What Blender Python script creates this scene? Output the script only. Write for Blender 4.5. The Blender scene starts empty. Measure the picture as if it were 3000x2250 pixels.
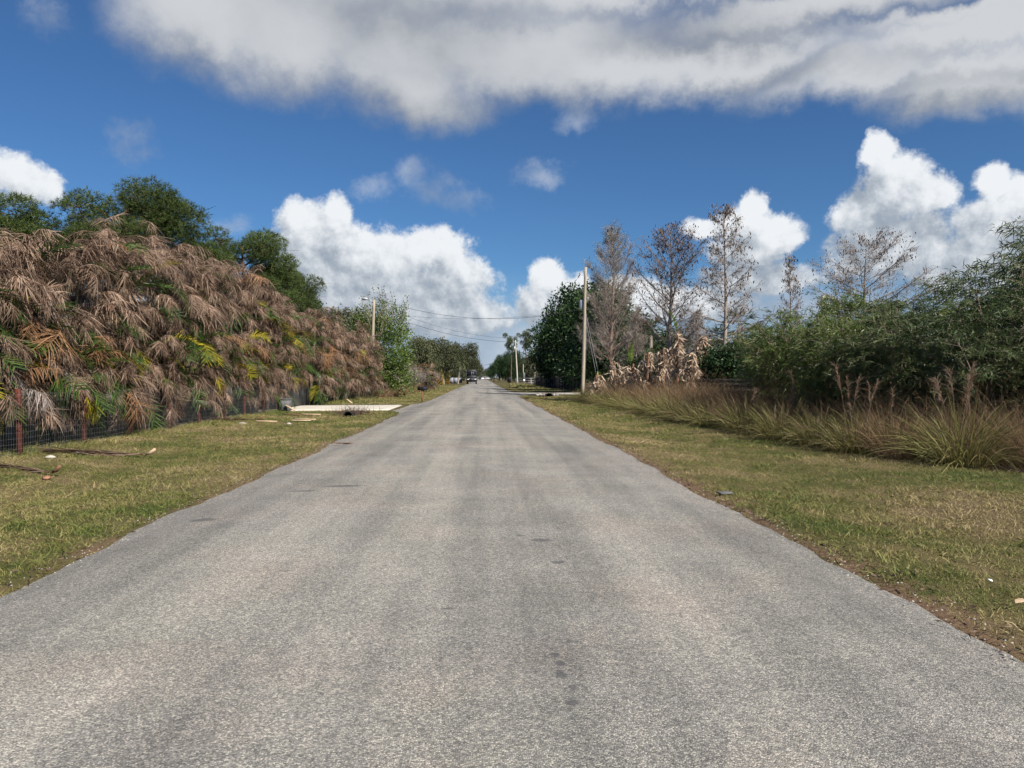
import bpy, math, random
import numpy as np

# ------------------------------------------------------------------ scene, camera, sky, sun, exposure
sc = bpy.context.scene
COL = sc.collection
R = math.radians
FOC = 2120.0          # focal length in photograph pixels (3000 wide)
CAM_H = 1.55
YAW, PITCH = math.atan(87 / FOC), math.atan(-20 / FOC)

cam_d = bpy.data.cameras.new('camera')
cam = bpy.data.objects.new('camera', cam_d)
COL.objects.link(cam)
cam.location = (0, 0, CAM_H)
cam.rotation_euler = (R(90) + PITCH, 0, -YAW)
cam_d.sensor_fit = 'HORIZONTAL'
cam_d.sensor_width = 36.0
cam_d.lens = 36.0 * FOC / 3000.0
cam_d.clip_start = 0.05
cam_d.clip_end = 6000
sc.camera = cam

SUN_EL, SUN_AZ = R(41), R(138)        # azimuth clockwise from the road's direction (+Y), so right and a little behind
sun_vec = (math.sin(SUN_AZ) * math.cos(SUN_EL), math.cos(SUN_AZ) * math.cos(SUN_EL), math.sin(SUN_EL))

sc.view_settings.view_transform = 'Standard'
sc.view_settings.look = 'None'
sc.view_settings.gamma = 1.0
sc.view_settings.exposure = 0.68
sc.view_settings.use_curve_mapping = False
sc.cycles.max_bounces = 6
sc.cycles.diffuse_bounces = 3
sc.cycles.glossy_bounces = 2
sc.cycles.transmission_bounces = 4
sc.cycles.transparent_max_bounces = 8
sc.cycles.caustics_reflective = False
sc.cycles.caustics_refractive = False
sc.cycles.use_adaptive_sampling = True
sc.cycles.adaptive_threshold = 0.02
sc.cycles.adaptive_min_samples = 12

sun_d = bpy.data.lights.new('sun', 'SUN')
sun_d.energy = 5.0
sun_d.angle = R(0.53)
sun_d.color = (1.0, 0.93, 0.83)
sun = bpy.data.objects.new('sun', sun_d)
COL.objects.link(sun)
from mathutils import Vector
sun.rotation_euler = Vector(sun_vec).to_track_quat('Z', 'Y').to_euler()
sun.location = (60, -25, 60)


class NT:
    """tiny helper round a node tree"""
    def __init__(self, tree):
        self.t = tree
        self.n = tree.nodes
        self.l = tree.links

    def new(self, typ, **kw):
        nd = self.n.new(typ)
        for k, v in kw.items():
            setattr(nd, k, v)
        return nd

    def link(self, a, b):
        self.l.new(a, b)

    def put(self, sock, v):
        if hasattr(v, 'is_linked') or isinstance(v, bpy.types.NodeSocket):
            self.l.new(v, sock)
        else:
            sock.default_value = v

    def math(self, op, a, b=None, c=None, clamp=False):
        nd = self.n.new('ShaderNodeMath')
        nd.operation = op
        nd.use_clamp = clamp
        self.put(nd.inputs[0], a)
        if b is not None:
            self.put(nd.inputs[1], b)
        if c is not None:
            self.put(nd.inputs[2], c)
        return nd.outputs[0]

    def vmath(self, op, a, b=None, c=None):
        nd = self.n.new('ShaderNodeVectorMath')
        nd.operation = op
        self.put(nd.inputs[0], a)
        if b is not None:
            self.put(nd.inputs[1], b)
        if c is not None:
            self.put(nd.inputs[2], c)
        return nd.outputs['Value'] if op in ('LENGTH', 'DOT_PRODUCT', 'DISTANCE') else nd.outputs[0]

    def noise(self, vec, scale, detail=4, rough=0.5, dist=0.0, out='Fac', lac=2.0):
        nd = self.n.new('ShaderNodeTexNoise')
        nd.inputs['Scale'].default_value = scale
        nd.inputs['Detail'].default_value = detail
        nd.inputs['Roughness'].default_value = rough
        nd.inputs['Distortion'].default_value = dist
        nd.inputs['Lacunarity'].default_value = lac
        if vec is not None:
            self.l.new(vec, nd.inputs['Vector'])
        return nd.outputs[out]

    def ramp(self, fac, stops, interp='LINEAR'):
        nd = self.n.new('ShaderNodeValToRGB')
        cr = nd.color_ramp
        cr.interpolation = interp
        while len(cr.elements) > 1:
            cr.elements.remove(cr.elements[-1])
        for i, (p, c) in enumerate(stops):
            e = cr.elements[0] if i == 0 else cr.elements.new(p)
            e.position = p
            e.color = (*c, 1) if len(c) == 3 else c
        self.put(nd.inputs[0], fac)
        return nd.outputs[0]

    def maprange(self, v, a, b, c=0.0, d=1.0, smooth=False):
        nd = self.n.new('ShaderNodeMapRange')
        nd.interpolation_type = 'SMOOTHSTEP' if smooth else 'LINEAR'
        self.put(nd.inputs[0], v)
        for k, x in zip((1, 2, 3, 4), (a, b, c, d)):
            self.put(nd.inputs[k], x)
        return nd.outputs[0]

    def mix(self, fac, a, b, blend='MIX'):
        nd = self.n.new('ShaderNodeMix')
        nd.data_type = 'RGBA'
        nd.blend_type = blend
        self.put(nd.inputs[0], fac)
        self.put(nd.inputs[6], a)
        self.put(nd.inputs[7], b)
        return nd.outputs[2]


def px_dir(x, y):
    """unit direction of a point of the photograph, for planning where things stand"""
    X, Y, Z = (x - 1500) / FOC, 1.0, (1125 - y) / FOC
    c, s = math.cos(PITCH), math.sin(PITCH)
    Y, Z = Y * c - Z * s, Y * s + Z * c
    c, s = math.cos(-YAW), math.sin(-YAW)
    X, Y = X * c - Y * s, X * s + Y * c
    n = math.sqrt(X * X + Y * Y + Z * Z)
    return X / n, Y / n, Z / n


def px_azel(x, y):
    a, b, c = px_dir(x, y)
    return math.atan2(a, b), math.asin(c)


# ---- sky: Nishita with cumulus clouds laid out by compass direction and elevation
world = bpy.data.worlds.new('World')
sc.world = world
world.use_nodes = True
W = NT(world.node_tree)
W.n.clear()
sky = W.new('ShaderNodeTexSky')
sky.sky_type = 'NISHITA'
sky.sun_disc = False
sky.sun_elevation = SUN_EL
sky.sun_rotation = SUN_AZ
sky.altitude = 0
sky.air_density = 1.0
sky.dust_density = 0.35
sky.ozone_density = 2.2
SKY_STRENGTH = 0.05
SKY_TINT = (0.49, 0.80, 1.13, 1)

DISP = 3000 / 2212.0
# clouds as heaps of rounded masses: (x, y, half width, half height) as seen from the road
DECK = [(450, 20, 190, 95), (640, 60, 230, 110), (860, 120, 220, 110), (905, 190, 150, 85), (1130, 100, 320, 125), (1330, 140, 230, 115), (1560, 130, 320, 130),
        (1850, 160, 280, 130), (2120, 160, 300, 150), (2450, 120, 360, 200), (900, -80, 600, 220), (1500, -60, 760, 270), (1750, 20, 420, 150), (2250, -20, 760, 270), (2100, 60, 420, 170),
        (1500, -520, 1300, 420)]
CUMULUS = [(1905, 325, 44, 50), (1940, 390, 78, 70), (1885, 455, 88, 78), (2000, 425, 72, 60), (1930, 540, 160, 100), (2140, 395, 48, 50),
           (2215, 430, 80, 75), (2140, 490, 120, 95), (2300, 490, 140, 120), (2100, 580, 200, 85),
           (1628, 445, 34, 34), (1605, 490, 62, 52), (1680, 505, 68, 56), (1620, 545, 90, 52), (1512, 500, 52, 30), (1640, 605, 150, 46),
           (650, 482, 66, 56), (733, 468, 38, 50), (700, 530, 118, 70), (800, 540, 80, 56), (720, 595, 130, 56), (840, 570, 100, 66),
           (895, 545, 56, 48), (950, 545, 74, 52), (990, 590, 80, 52), (870, 630, 210, 64), (960, 672, 160, 52), (760, 640, 120, 40),
           (1178, 598, 38, 44), (1165, 650, 56, 46), (1230, 620, 44, 36), (1245, 655, 84, 42), (1350, 650, 110, 50), (1490, 655, 170, 44),
           (45, 385, 84, 50), (105, 405, 46, 34)]
LOW = [(900, 690, 330, 70), (1080, 745, 220, 60), (1000, 790, 420, 40), (1300, 725, 330, 56), (1700, 670, 380, 66), (2200, 690, 420, 110),
       (300, 690, 560, 60), (1600, 775, 800, 45)]
WISPS = [(290, 292, 66, 44), (892, 385, 54, 46), (935, 418, 76, 36), (995, 442, 70, 26), (805, 407, 54, 30), (1160, 382, 80, 34),
         (485, 490, 50, 22), (1245, 265, 60, 40), (90, 40, 70, 50)]


def blob_group(name, blobs, k, soft=0.4):
    g = bpy.data.node_groups.new(name, 'ShaderNodeTree')
    g.interface.new_socket('P', in_out='INPUT', socket_type='NodeSocketVector')
    g.interface.new_socket('F', in_out='OUTPUT', socket_type='NodeSocketFloat')
    G = NT(g)
    gi, go = G.new('NodeGroupInput'), G.new('NodeGroupOutput')
    acc = None
    for x, y, rx, ry in blobs:
        a, e = px_azel(x * DISP, y * DISP)
        a2, e2 = px_azel((x + rx) * DISP, (y - ry) * DISP)
        sa, se = 1 / abs(a2 - a), 1 / abs(e2 - e)
        f = G.vmath('LENGTH', G.vmath('MULTIPLY_ADD', gi.outputs[0], (sa, se, 0), (-a * sa, -e * se, soft)))
        acc = f if acc is None else G.math('SMOOTH_MIN', acc, f, k)
    G.link(G.math('SUBTRACT', 1.06, acc), go.inputs[0])
    return g


geo = W.new('ShaderNodeTexCoord')
D = geo.outputs['Generated']
sep = W.new('ShaderNodeSeparateXYZ')
W.link(D, sep.inputs[0])
az = W.math('ARCTAN2', sep.outputs[0], sep.outputs[1])
el = W.math('ARCSINE', sep.outputs[2])
cmb = W.new('ShaderNodeCombineXYZ')
W.link(az, cmb.inputs[0])
W.link(el, cmb.inputs[1])
P0 = cmb.outputs[0]


wc = W.vmath('SUBTRACT', W.noise(D, 7.0, 6, 0.64, out='Color'), (0.5, 0.5, 0.5))
NS = 38.0
n1 = W.noise(D, NS, 7, 0.65)
n2 = W.noise(W.vmath('ADD', D, (0.0085, 0.0, 0.0075)), NS, 4, 0.55)
micro0 = W.math('SUBTRACT', n1, n2)
d1 = W.noise(W.vmath('MULTIPLY', D, (1, 1, 1.5)), 6.0, 7, 0.6)
d2 = W.noise(W.vmath('MULTIPLY_ADD', D, (1, 1, 1.6), (0.03, 0, 0.06)), 6.5, 3, 0.5)
micro_d = W.math('SUBTRACT', d1, d2)


def cloud_layer(name, blobs, k, warp_amt, n, namp, edge, micro, light, macro_off, shade_lo, shade_hi, dark, bright, grow=0.0):
    g = blob_group(name, blobs, k)
    P = W.vmath('ADD', P0, W.vmath('MULTIPLY', wc, (warp_amt, warp_amt, 0)))
    g1 = W.new('ShaderNodeGroup', node_tree=g)
    W.link(P, g1.inputs[0])
    f = g1.outputs[0]
    dens = W.math('ADD', f, W.math('MULTIPLY_ADD', n, namp, grow - 0.5 * namp))
    alpha = W.maprange(dens, 0.0, edge, smooth=True)
    sh = W.math('MULTIPLY', micro, light)
    if macro_off:
        # light side minus shade side: tops and right flanks catch the sun, bases are grey
        g2 = W.new('ShaderNodeGroup', node_tree=g)
        W.link(W.vmath('ADD', P, macro_off), g2.inputs[0])
        sh = W.math('ADD', sh, W.math('SUBTRACT', f, g2.outputs[0]))
    t = W.maprange(sh, shade_lo, shade_hi, smooth=True)
    return alpha, W.mix(t, (*dark, 1), (*bright, 1))


skycol = W.mix(1.0, W.vmath('MULTIPLY', sky.outputs[0], (SKY_STRENGTH, SKY_STRENGTH, SKY_STRENGTH)), SKY_TINT, 'MULTIPLY')
# fair-weather clouds over the rest of the sky dome, beside and behind the view
ga = W.noise(W.vmath('MULTIPLY', D, (1, 1, 2.2)), 2.6, 5, 0.55)
gmask = W.maprange(W.math('ABSOLUTE', W.math('SUBTRACT', az, 0.04)), 0.78, 1.05, smooth=True)
galpha = W.math('MULTIPLY', W.maprange(ga, 0.54, 0.66, smooth=True), gmask)
galpha = W.math('MULTIPLY', galpha, W.maprange(sep.outputs[2], 0.0, 0.06))

lowA, lowC = cloud_layer('clouds_low', LOW, 0.35, 0.05, n1, 0.8, 0.8, micro_d, 1.0, None, -0.2, 0.25, (0.205, 0.258, 0.33), (0.35, 0.395, 0.455), grow=0.15)
cumA, cumC = cloud_layer('clouds_cumulus', CUMULUS, 0.22, 0.062, n1, 1.05, 0.42, micro0, 2.4, (0.012, 0.05, 0), -0.7, 1.4,
                         (0.205, 0.242, 0.29), (0.54, 0.56, 0.58), grow=0.17)
wisA, wisC = cloud_layer('clouds_wisps', WISPS, 0.2, 0.09, n1, 1.5, 1.3, micro_d, 1.5, None, -0.25, 0.3, (0.18, 0.22, 0.29), (0.37, 0.40, 0.45), grow=0.12)
dekA, dekC = cloud_layer('clouds_deck', DECK, 0.3, 0.12, d1, 0.7, 0.95, micro_d, 0.8, (0.02, 0.07, 0), -0.85, 0.55,
                         (0.195, 0.212, 0.238), (0.40, 0.412, 0.43), grow=0.46)
c = W.mix(W.maprange(el, 0.0, 0.16, 0.75, 0.0, smooth=True), skycol, (0.25, 0.33, 0.425, 1))
c = W.mix(galpha, c, (0.33, 0.345, 0.38, 1))
c = W.mix(W.math('MULTIPLY', lowA, 0.9), c, lowC)
c = W.mix(cumA, c, cumC)
c = W.mix(W.math('MULTIPLY', wisA, 0.6), c, wisC)
c = W.mix(W.math('MULTIPLY', dekA, 0.97), c, dekC)
bg = W.new('ShaderNodeBackground')
W.link(c, bg.inputs[0])
bg.inputs[1].default_value = 1.0
wo = W.new('ShaderNodeOutputWorld')
W.link(bg.outputs[0], wo.inputs[0])
world.cycles.sampling_method = 'MANUAL'
world.cycles.sample_map_resolution = 512

# ------------------------------------------------------------------ helpers
def at(x, Y):
    """X of the photograph's column x at depth Y"""
    d = px_dir(x, 1105)
    return d[0] / d[1] * Y


def zat(y, Y, x=1413):
    """height of the photograph's row y at depth Y"""
    d = px_dir(x, y)
    return CAM_H + d[2] / d[1] * Y


def build_mesh(name, V, Q=None, T=None, mat=None, smooth=False, midx=None):
    V = np.asarray(V, dtype=np.float32).reshape(-1, 3)
    Q = np.zeros((0, 4), np.int32) if Q is None or len(Q) == 0 else np.asarray(Q, np.int32).reshape(-1, 4)
    T = np.zeros((0, 3), np.int32) if T is None or len(T) == 0 else np.asarray(T, np.int32).reshape(-1, 3)
    me = bpy.data.meshes.new(name)
    me.vertices.add(len(V))
    me.vertices.foreach_set('co', V.ravel())
    nl = len(Q) * 4 + len(T) * 3
    me.loops.add(nl)
    me.loops.foreach_set('vertex_index', np.concatenate([Q.ravel(), T.ravel()]).astype(np.int32))
    npoly = len(Q) + len(T)
    me.polygons.add(npoly)
    st = np.concatenate([np.arange(len(Q)) * 4, len(Q) * 4 + np.arange(len(T)) * 3]).astype(np.int32)
    me.polygons.foreach_set('loop_start', st)
    if smooth:
        me.polygons.foreach_set('use_smooth', np.ones(npoly, dtype=bool))
    mats = mat if isinstance(mat, (list, tuple)) else ([mat] if mat else [])
    for m in mats:
        me.materials.append(m)
    if midx is not None:
        me.polygons.foreach_set('material_index', np.asarray(midx, np.int32))
    me.update(calc_edges=True)
    return me


class MB:
    """collects geometry for one mesh"""
    def __init__(self):
        self.V, self.Q, self.T, self.n = [], [], [], 0

    def add(self, V, Q=None, T=None):
        V = np.asarray(V, float).reshape(-1, 3)
        self.V.append(V)
        if Q is not None and len(Q):
            self.Q.append(np.asarray(Q, int).reshape(-1, 4) + self.n)
        if T is not None and len(T):
            self.T.append(np.asarray(T, int).reshape(-1, 3) + self.n)
        self.n += len(V)
        return self

    def box(self, c, s, rz=0.0, taper=1.0, bevel=0.0):
        x, y, z = np.array(s) / 2.0
        b = min(bevel, x * .45, y * .45, z * .45)
        if b > 0:
            # chamfered box: three inset shells hulled as rings
            rings = [(-z, b), (-z + b, 0), (z - b, 0), (z, b)]
            V = []
            for zz, ins in rings:
                for sx, sy, e in ((-1, -1, 0), (1, -1, 1), (1, 1, 2), (-1, 1, 3)):
                    X, Y = x - ins, y - ins
                    cc = b * 0.7
                    if e == 0: V += [(-X, -Y + cc, zz), (-X + cc, -Y, zz)]
                    if e == 1: V += [(X - cc, -Y, zz), (X, -Y + cc, zz)]
                    if e == 2: V += [(X, Y - cc, zz), (X - cc, Y, zz)]
                    if e == 3: V += [(-X + cc, Y, zz), (-X, Y - cc, zz)]
            V = np.array(V)
            Q, T = [], []
            for r in range(3):
                for k in range(8):
                    a, d = r * 8 + k, r * 8 + (k + 1) % 8
                    Q.append((a, d, d + 8, a + 8))
            Q += [(24, 25, 26, 27), (24, 27, 28, 31), (28, 29, 30, 31), (3, 2, 1, 0), (7, 4, 3, 0), (7, 6, 5, 4)]
        else:
            V = np.array([(-x, -y, -z), (x, -y, -z), (x, y, -z), (-x, y, -z), (-x, -y, z), (x, -y, z), (x, y, z), (-x, y, z)])
            Q, T = [(0, 3, 2, 1), (4, 5, 6, 7), (0, 1, 5, 4), (1, 2, 6, 5), (2, 3, 7, 6), (3, 0, 4, 7)], None
        if taper != 1.0:
            f = (V[:, 2] + z) / (2 * z)
            V[:, 0] *= 1 + (taper - 1) * f
            V[:, 1] *= 1 + (taper - 1) * f
        if rz:
            ca, sa = math.cos(rz), math.sin(rz)
            V = np.column_stack([V[:, 0] * ca - V[:, 1] * sa, V[:, 0] * sa + V[:, 1] * ca, V[:, 2]])
        return self.add(V + np.array(c), Q, T)

    def tube(self, pts, rad, sides=6, cap=True):
        P = np.asarray(pts, float)
        n = len(P)
        rad = np.broadcast_to(np.asarray(rad, float), (n,))
        t = np.gradient(P, axis=0)
        t /= np.linalg.norm(t, axis=1)[:, None] + 1e-9
        ref = np.array([0, 0, 1.0]) if abs(t[:, 2]).mean() < 0.8 else np.array([1.0, 0, 0])
        a = np.cross(t, ref)
        a /= np.linalg.norm(a, axis=1)[:, None] + 1e-9
        b = np.cross(t, a)
        ang = np.arange(sides) * 2 * math.pi / sides
        V = P[:, None, :] + rad[:, None, None] * (np.cos(ang)[None, :, None] * a[:, None, :] + np.sin(ang)[None, :, None] * b[:, None, :])
        i = np.arange(n - 1)[:, None] * sides
        k = np.arange(sides)[None, :]
        k2 = (k + 1) % sides
        Q = np.stack([i + k, i + k2, i + sides + k2, i + sides + k], -1).reshape(-1, 4)
        V = V.reshape(-1, 3)
        T = []
        if cap:
            V = np.vstack([V, P[:1], P[-1:]])
            T = [((k_ + 1) % sides, k_, n * sides) for k_ in range(sides)] + \
                [((n - 1) * sides + k_, (n - 1) * sides + (k_ + 1) % sides, n * sides + 1) for k_ in range(sides)]
        return self.add(V, Q, T)

    def prisms(self, A, B, r0, r1):
        """many straight three-sided twigs at once"""
        A, B = np.asarray(A, float), np.asarray(B, float)
        n = len(A)
        if n == 0:
            return self
        t = B - A
        t /= np.linalg.norm(t, axis=1)[:, None] + 1e-9
        ref = np.where(np.abs(t[:, 2:3]) < 0.9, np.array([[0, 0, 1.0]]), np.array([[1.0, 0, 0]]))
        u = np.cross(t, ref)
        u /= np.linalg.norm(u, axis=1)[:, None] + 1e-9
        v = np.cross(t, u)
        ang = np.arange(3) * 2 * math.pi / 3
        o = np.cos(ang)[None, :, None] * u[:, None, :] + np.sin(ang)[None, :, None] * v[:, None, :]
        r0 = np.broadcast_to(r0, (n,))[:, None, None]
        r1 = np.broadcast_to(r1, (n,))[:, None, None]
        V = np.concatenate([A[:, None, :] + o * r0, B[:, None, :] + o * r1], 1).reshape(-1, 3)
        k = np.arange(3)
        k2 = (k + 1) % 3
        Q = (np.arange(n)[:, None, None] * 6 + np.stack([k, k2, k2 + 3, k + 3], -1)[None]).reshape(-1, 4)
        return self.add(V, Q)

    def leaves(self, P, Dv, L, Wd, rng, curl=0.0):
        """kite-shaped leaves; curl > 0 bends the tips down"""
        n = len(P)
        Dv = Dv / (np.linalg.norm(Dv, axis=1)[:, None] + 1e-9)
        s = np.cross(Dv, rng.normal(size=(n, 3)))
        s /= np.linalg.norm(s, axis=1)[:, None] + 1e-9
        L = np.broadcast_to(L, (n,))[:, None]
        Wd = np.broadcast_to(Wd, (n,))[:, None]
        nrm = np.cross(Dv, s)
        mid = P + Dv * L * 0.45 + nrm * L * 0.06
        tip = P + Dv * L
        tip[:, 2] -= (L * curl)[:, 0]
        V = np.stack([P, mid + s * Wd / 2, tip, mid - s * Wd / 2], 1).reshape(-1, 3)
        Q = np.arange(n)[:, None] * 4 + np.arange(4)[None]
        return self.add(V, Q)

    def strips(self, P, D0, L, Wd, rng, bend, segs=3, side=None, power=2.0):
        """long blades: start at P along D0, bending by the vector 'bend' (n,3) times length"""
        n = len(P)
        D0 = D0 / (np.linalg.norm(D0, axis=1)[:, None] + 1e-9)
        L = np.broadcast_to(L, (n,))
        Wd = np.broadcast_to(Wd, (n,))
        if side is None:
            side = np.cross(D0, rng.normal(size=(n, 3)))
        side = side / (np.linalg.norm(side, axis=1)[:, None] + 1e-9)
        ts = np.linspace(0, 1, segs + 1)
        rows = []
        for k, t in enumerate(ts):
            c = P + D0 * (L * t)[:, None] + bend * (L * t ** power)[:, None]
            w = Wd * (0.7 if k == 0 else 1.0) * (1 - 0.35 * t)
            if k < segs:
                rows += [c + side * (w / 2)[:, None], c - side * (w / 2)[:, None]]
            else:
                rows.append(c)
        m = 2 * segs + 1
        V = np.stack(rows, 1).reshape(-1, 3)
        o = np.arange(n)[:, None] * m
        Q = np.concatenate([o + np.array([[2 * k, 2 * k + 1, 2 * k + 3, 2 * k + 2]]) for k in range(segs - 1)], 0) if segs > 1 else None
        T = o + np.array([[2 * segs - 2, 2 * segs - 1, 2 * segs]])
        return self.add(V, Q, T)

    def mesh(self, name, mat=None, smooth=False):
        V = np.vstack(self.V)
        Q = np.vstack(self.Q) if self.Q else None
        T = np.vstack(self.T) if self.T else None
        return build_mesh(name, V, Q, T, mat, smooth)


def obj(name, me, parent=None, loc=(0, 0, 0), rot=(0, 0, 0), scale=(1, 1, 1)):
    o = bpy.data.objects.new(name, me)
    COL.objects.link(o)
    o.location, o.rotation_euler, o.scale = loc, rot, scale
    o.parent = parent
    return o


def tag(o, label=None, cat=None, group=None, kind=None):
    if label: o['label'] = label
    if cat: o['category'] = cat
    if group: o['group'] = group
    if kind: o['kind'] = kind
    return o


def thing(name, label, cat, loc=(0, 0, 0), rz=0.0, group=None, scale=(1, 1, 1), rot=None):
    return tag(obj(name, None, None, loc, rot or (0, 0, rz), scale), label, cat, group)


ORD = ['first', 'second', 'third', 'fourth', 'fifth', 'sixth', 'seventh', 'eighth', 'ninth', 'tenth', 'eleventh', 'twelfth', 'thirteenth',
       'fourteenth', 'fifteenth', 'sixteenth', 'seventeenth', 'eighteenth', 'nineteenth', 'twentieth', 'twenty-first', 'twenty-second',
       'twenty-third', 'twenty-fourth', 'twenty-fifth', 'twenty-sixth']


# ------------------------------------------------------------------ materials
def new_mat(name):
    m = bpy.data.materials.new(name)
    m.use_nodes = True
    t = NT(m.node_tree)
    bs = m.node_tree.nodes['Principled BSDF']
    return m, t, bs


def leaf_mat(name, stops, rough=0.6, trans=0.25, spec=0.25, objvar=0.25, noise=None):
    """foliage: colour picked leaf by leaf from the ramp, slightly different plant by plant, light passing through"""
    m, t, bs = new_mat(name)
    geo_ = t.new('ShaderNodeNewGeometry')
    oi = t.new('ShaderNodeObjectInfo')
    f = geo_.outputs['Random Per Island']
    f = t.math('FRACT', t.math('ADD', f, t.math('MULTIPLY', oi.outputs['Random'], 7.31)))
    if noise:
        tc = t.new('ShaderNodeTexCoord')
        nz = t.noise(tc.outputs['Object'], noise, 2, 0.5)
        f = t.math('ADD', t.math('MULTIPLY', f, 0.55), t.math('MULTIPLY', t.maprange(nz, 0.3, 0.7), 0.45))
    col = t.ramp(f, stops)
    v = t.math('MULTIPLY_ADD', oi.outputs['Random'], objvar, 1 - objvar / 2)
    col = t.vmath('SCALE', col)
    t.n[-1].inputs['Scale'].default_value = 1.0
    t.link(v, t.n[-1].inputs['Scale'])
    t.link(col, bs.inputs['Base Color'])
    bs.inputs['Roughness'].default_value = rough
    bs.inputs['Specular IOR Level'].default_value = spec
    if trans > 0:
        tr = t.new('ShaderNodeBsdfTranslucent')
        t.link(col, tr.inputs[0])
        mx = t.new('ShaderNodeMixShader')
        mx.inputs[0].default_value = trans
        t.link(bs.outputs[0], mx.inputs[1])
        t.link(tr.outputs[0], mx.inputs[2])
        t.link(mx.outputs[0], t.n['Material Output'].inputs[0])
    return m


def plain_mat(name, c, rough=0.6, spec=0.4, metal=0.0, var=0.12, scale=8.0, stretch=(1, 1, 1), bump=0.0, bscale=60, c2=None):
    """painted or natural surface with uneven colour and a little relief"""
    m, t, bs = new_mat(name)
    tc = t.new('ShaderNodeTexCoord')
    v = t.vmath('MULTIPLY', tc.outputs['Object'], stretch)
    n = t.noise(v, scale, 5, 0.6)
    c2 = c2 or tuple(min(1, x * (1 + 2.2 * var)) for x in c)
    c1 = tuple(x * (1 - 1.6 * var) for x in c)
    col = t.ramp(t.maprange(n, 0.25, 0.75), [(0, c1), (0.5, c), (1, c2)])
    t.link(col, bs.inputs['Base Color'])
    t.link(t.maprange(n, 0.2, 0.8, rough * 0.85, min(1, rough * 1.15)), bs.inputs['Roughness'])
    bs.inputs['Specular IOR Level'].default_value = spec
    bs.inputs['Metallic'].default_value = metal
    if bump:
        b = t.new('ShaderNodeBump')
        b.inputs['Strength'].default_value = bump
        b.inputs['Distance'].default_value = 0.02
        t.link(t.noise(v, bscale, 4, 0.6), b.inputs['Height'])
        t.link(b.outputs[0], bs.inputs['Normal'])
    return m


M = {}
M['frond_dead'] = leaf_mat('frond_dead', [(0, (0.058, 0.034, 0.022)), (0.3, (0.125, 0.079, 0.055)), (0.6, (0.205, 0.139, 0.100)), (0.85, (0.32, 0.238, 0.18)), (1, (0.108, 0.062, 0.038))], 0.75, 0.05, 0.15, 0.6)
M['frond_rust'] = leaf_mat('frond_rust', [(0, (0.15, 0.075, 0.036)), (0.5, (0.27, 0.145, 0.070)), (1, (0.33, 0.20, 0.11))], 0.75, 0.2, 0.15, 0.35)
M['frond_grey'] = leaf_mat('frond_grey', [(0, (0.14, 0.118, 0.105)), (0.5, (0.24, 0.205, 0.185)), (1, (0.34, 0.30, 0.275))], 0.8, 0.12, 0.15, 0.3)
M['frond_yellow'] = leaf_mat('frond_yellow', [(0, (0.16, 0.17, 0.022)), (0.4, (0.30, 0.27, 0.026)), (0.8, (0.46, 0.36, 0.03)), (1, (0.26, 0.20, 0.03))], 0.5, 0.35, 0.3, 0.4)
M['frond_green'] = leaf_mat('frond_green', [(0, (0.025, 0.055, 0.012)), (0.5, (0.05, 0.10, 0.02)), (1, (0.11, 0.155, 0.03))], 0.45, 0.3, 0.35, 0.4)
M['palm_stem'] = plain_mat('palm_stem', (0.13, 0.12, 0.07), 0.7, var=0.3, scale=2.5, stretch=(3, 3, 14))
M['bark_pine'] = plain_mat('bark_pine', (0.13, 0.085, 0.06), 0.9, 0.1, var=0.35, scale=4, stretch=(4, 4, 1.2), bump=0.8, bscale=14)
M['bark_grey'] = plain_mat('bark_grey', (0.27, 0.235, 0.205), 0.9, 0.1, var=0.3, scale=5, stretch=(5, 5, 1.0), bump=0.6, bscale=18)
M['bark_red'] = plain_mat('bark_red', (0.24, 0.165, 0.13), 0.9, 0.1, var=0.3, scale=5, stretch=(5, 5, 0.8), bump=0.6, bscale=18)
M['bark_dark'] = plain_mat('bark_dark', (0.085, 0.07, 0.058), 0.9, 0.1, var=0.3, scale=4, stretch=(4, 4, 1), bump=0.6, bscale=14)
M['twig_grey'] = plain_mat('twig_grey', (0.25, 0.215, 0.19), 0.9, 0.1, var=0.3, scale=2)
M['twig_brown'] = plain_mat('twig_brown', (0.19, 0.145, 0.12), 0.9, 0.1, var=0.3, scale=2)
M['needles'] = leaf_mat('pine_needles', [(0, (0.022, 0.042, 0.010)), (0.5, (0.05, 0.082, 0.018)), (0.85, (0.092, 0.125, 0.030)), (1, (0.14, 0.15, 0.045))], 0.6, 0.12, 0.3, 0.2)
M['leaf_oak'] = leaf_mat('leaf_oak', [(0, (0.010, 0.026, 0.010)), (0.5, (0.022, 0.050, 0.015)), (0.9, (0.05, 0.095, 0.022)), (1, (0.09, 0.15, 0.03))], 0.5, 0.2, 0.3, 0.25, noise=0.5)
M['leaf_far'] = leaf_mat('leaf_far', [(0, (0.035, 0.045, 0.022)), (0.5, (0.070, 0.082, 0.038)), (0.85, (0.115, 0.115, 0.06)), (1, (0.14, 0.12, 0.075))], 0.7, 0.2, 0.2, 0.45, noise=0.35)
M['leaf_bright'] = leaf_mat('leaf_bright', [(0, (0.05, 0.085, 0.018)), (0.5, (0.10, 0.155, 0.028)), (1, (0.19, 0.26, 0.055))], 0.45, 0.3, 0.4, 0.2, noise=0.6)
M['leaf_wattle'] = leaf_mat('leaf_wattle', [(0, (0.042, 0.068, 0.026)), (0.5, (0.092, 0.130, 0.048)), (0.85, (0.155, 0.19, 0.08)), (1, (0.23, 0.24, 0.115))], 0.5, 0.32, 0.3, 0.25, noise=0.8)
M['leaf_wattle_light'] = leaf_mat('leaf_wattle_light', [(0, (0.046, 0.078, 0.018)), (0.5, (0.10, 0.145, 0.034)), (0.9, (0.175, 0.215, 0.06)), (1, (0.25, 0.25, 0.09))], 0.45, 0.38, 0.45, 0.25, noise=0.8)
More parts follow.
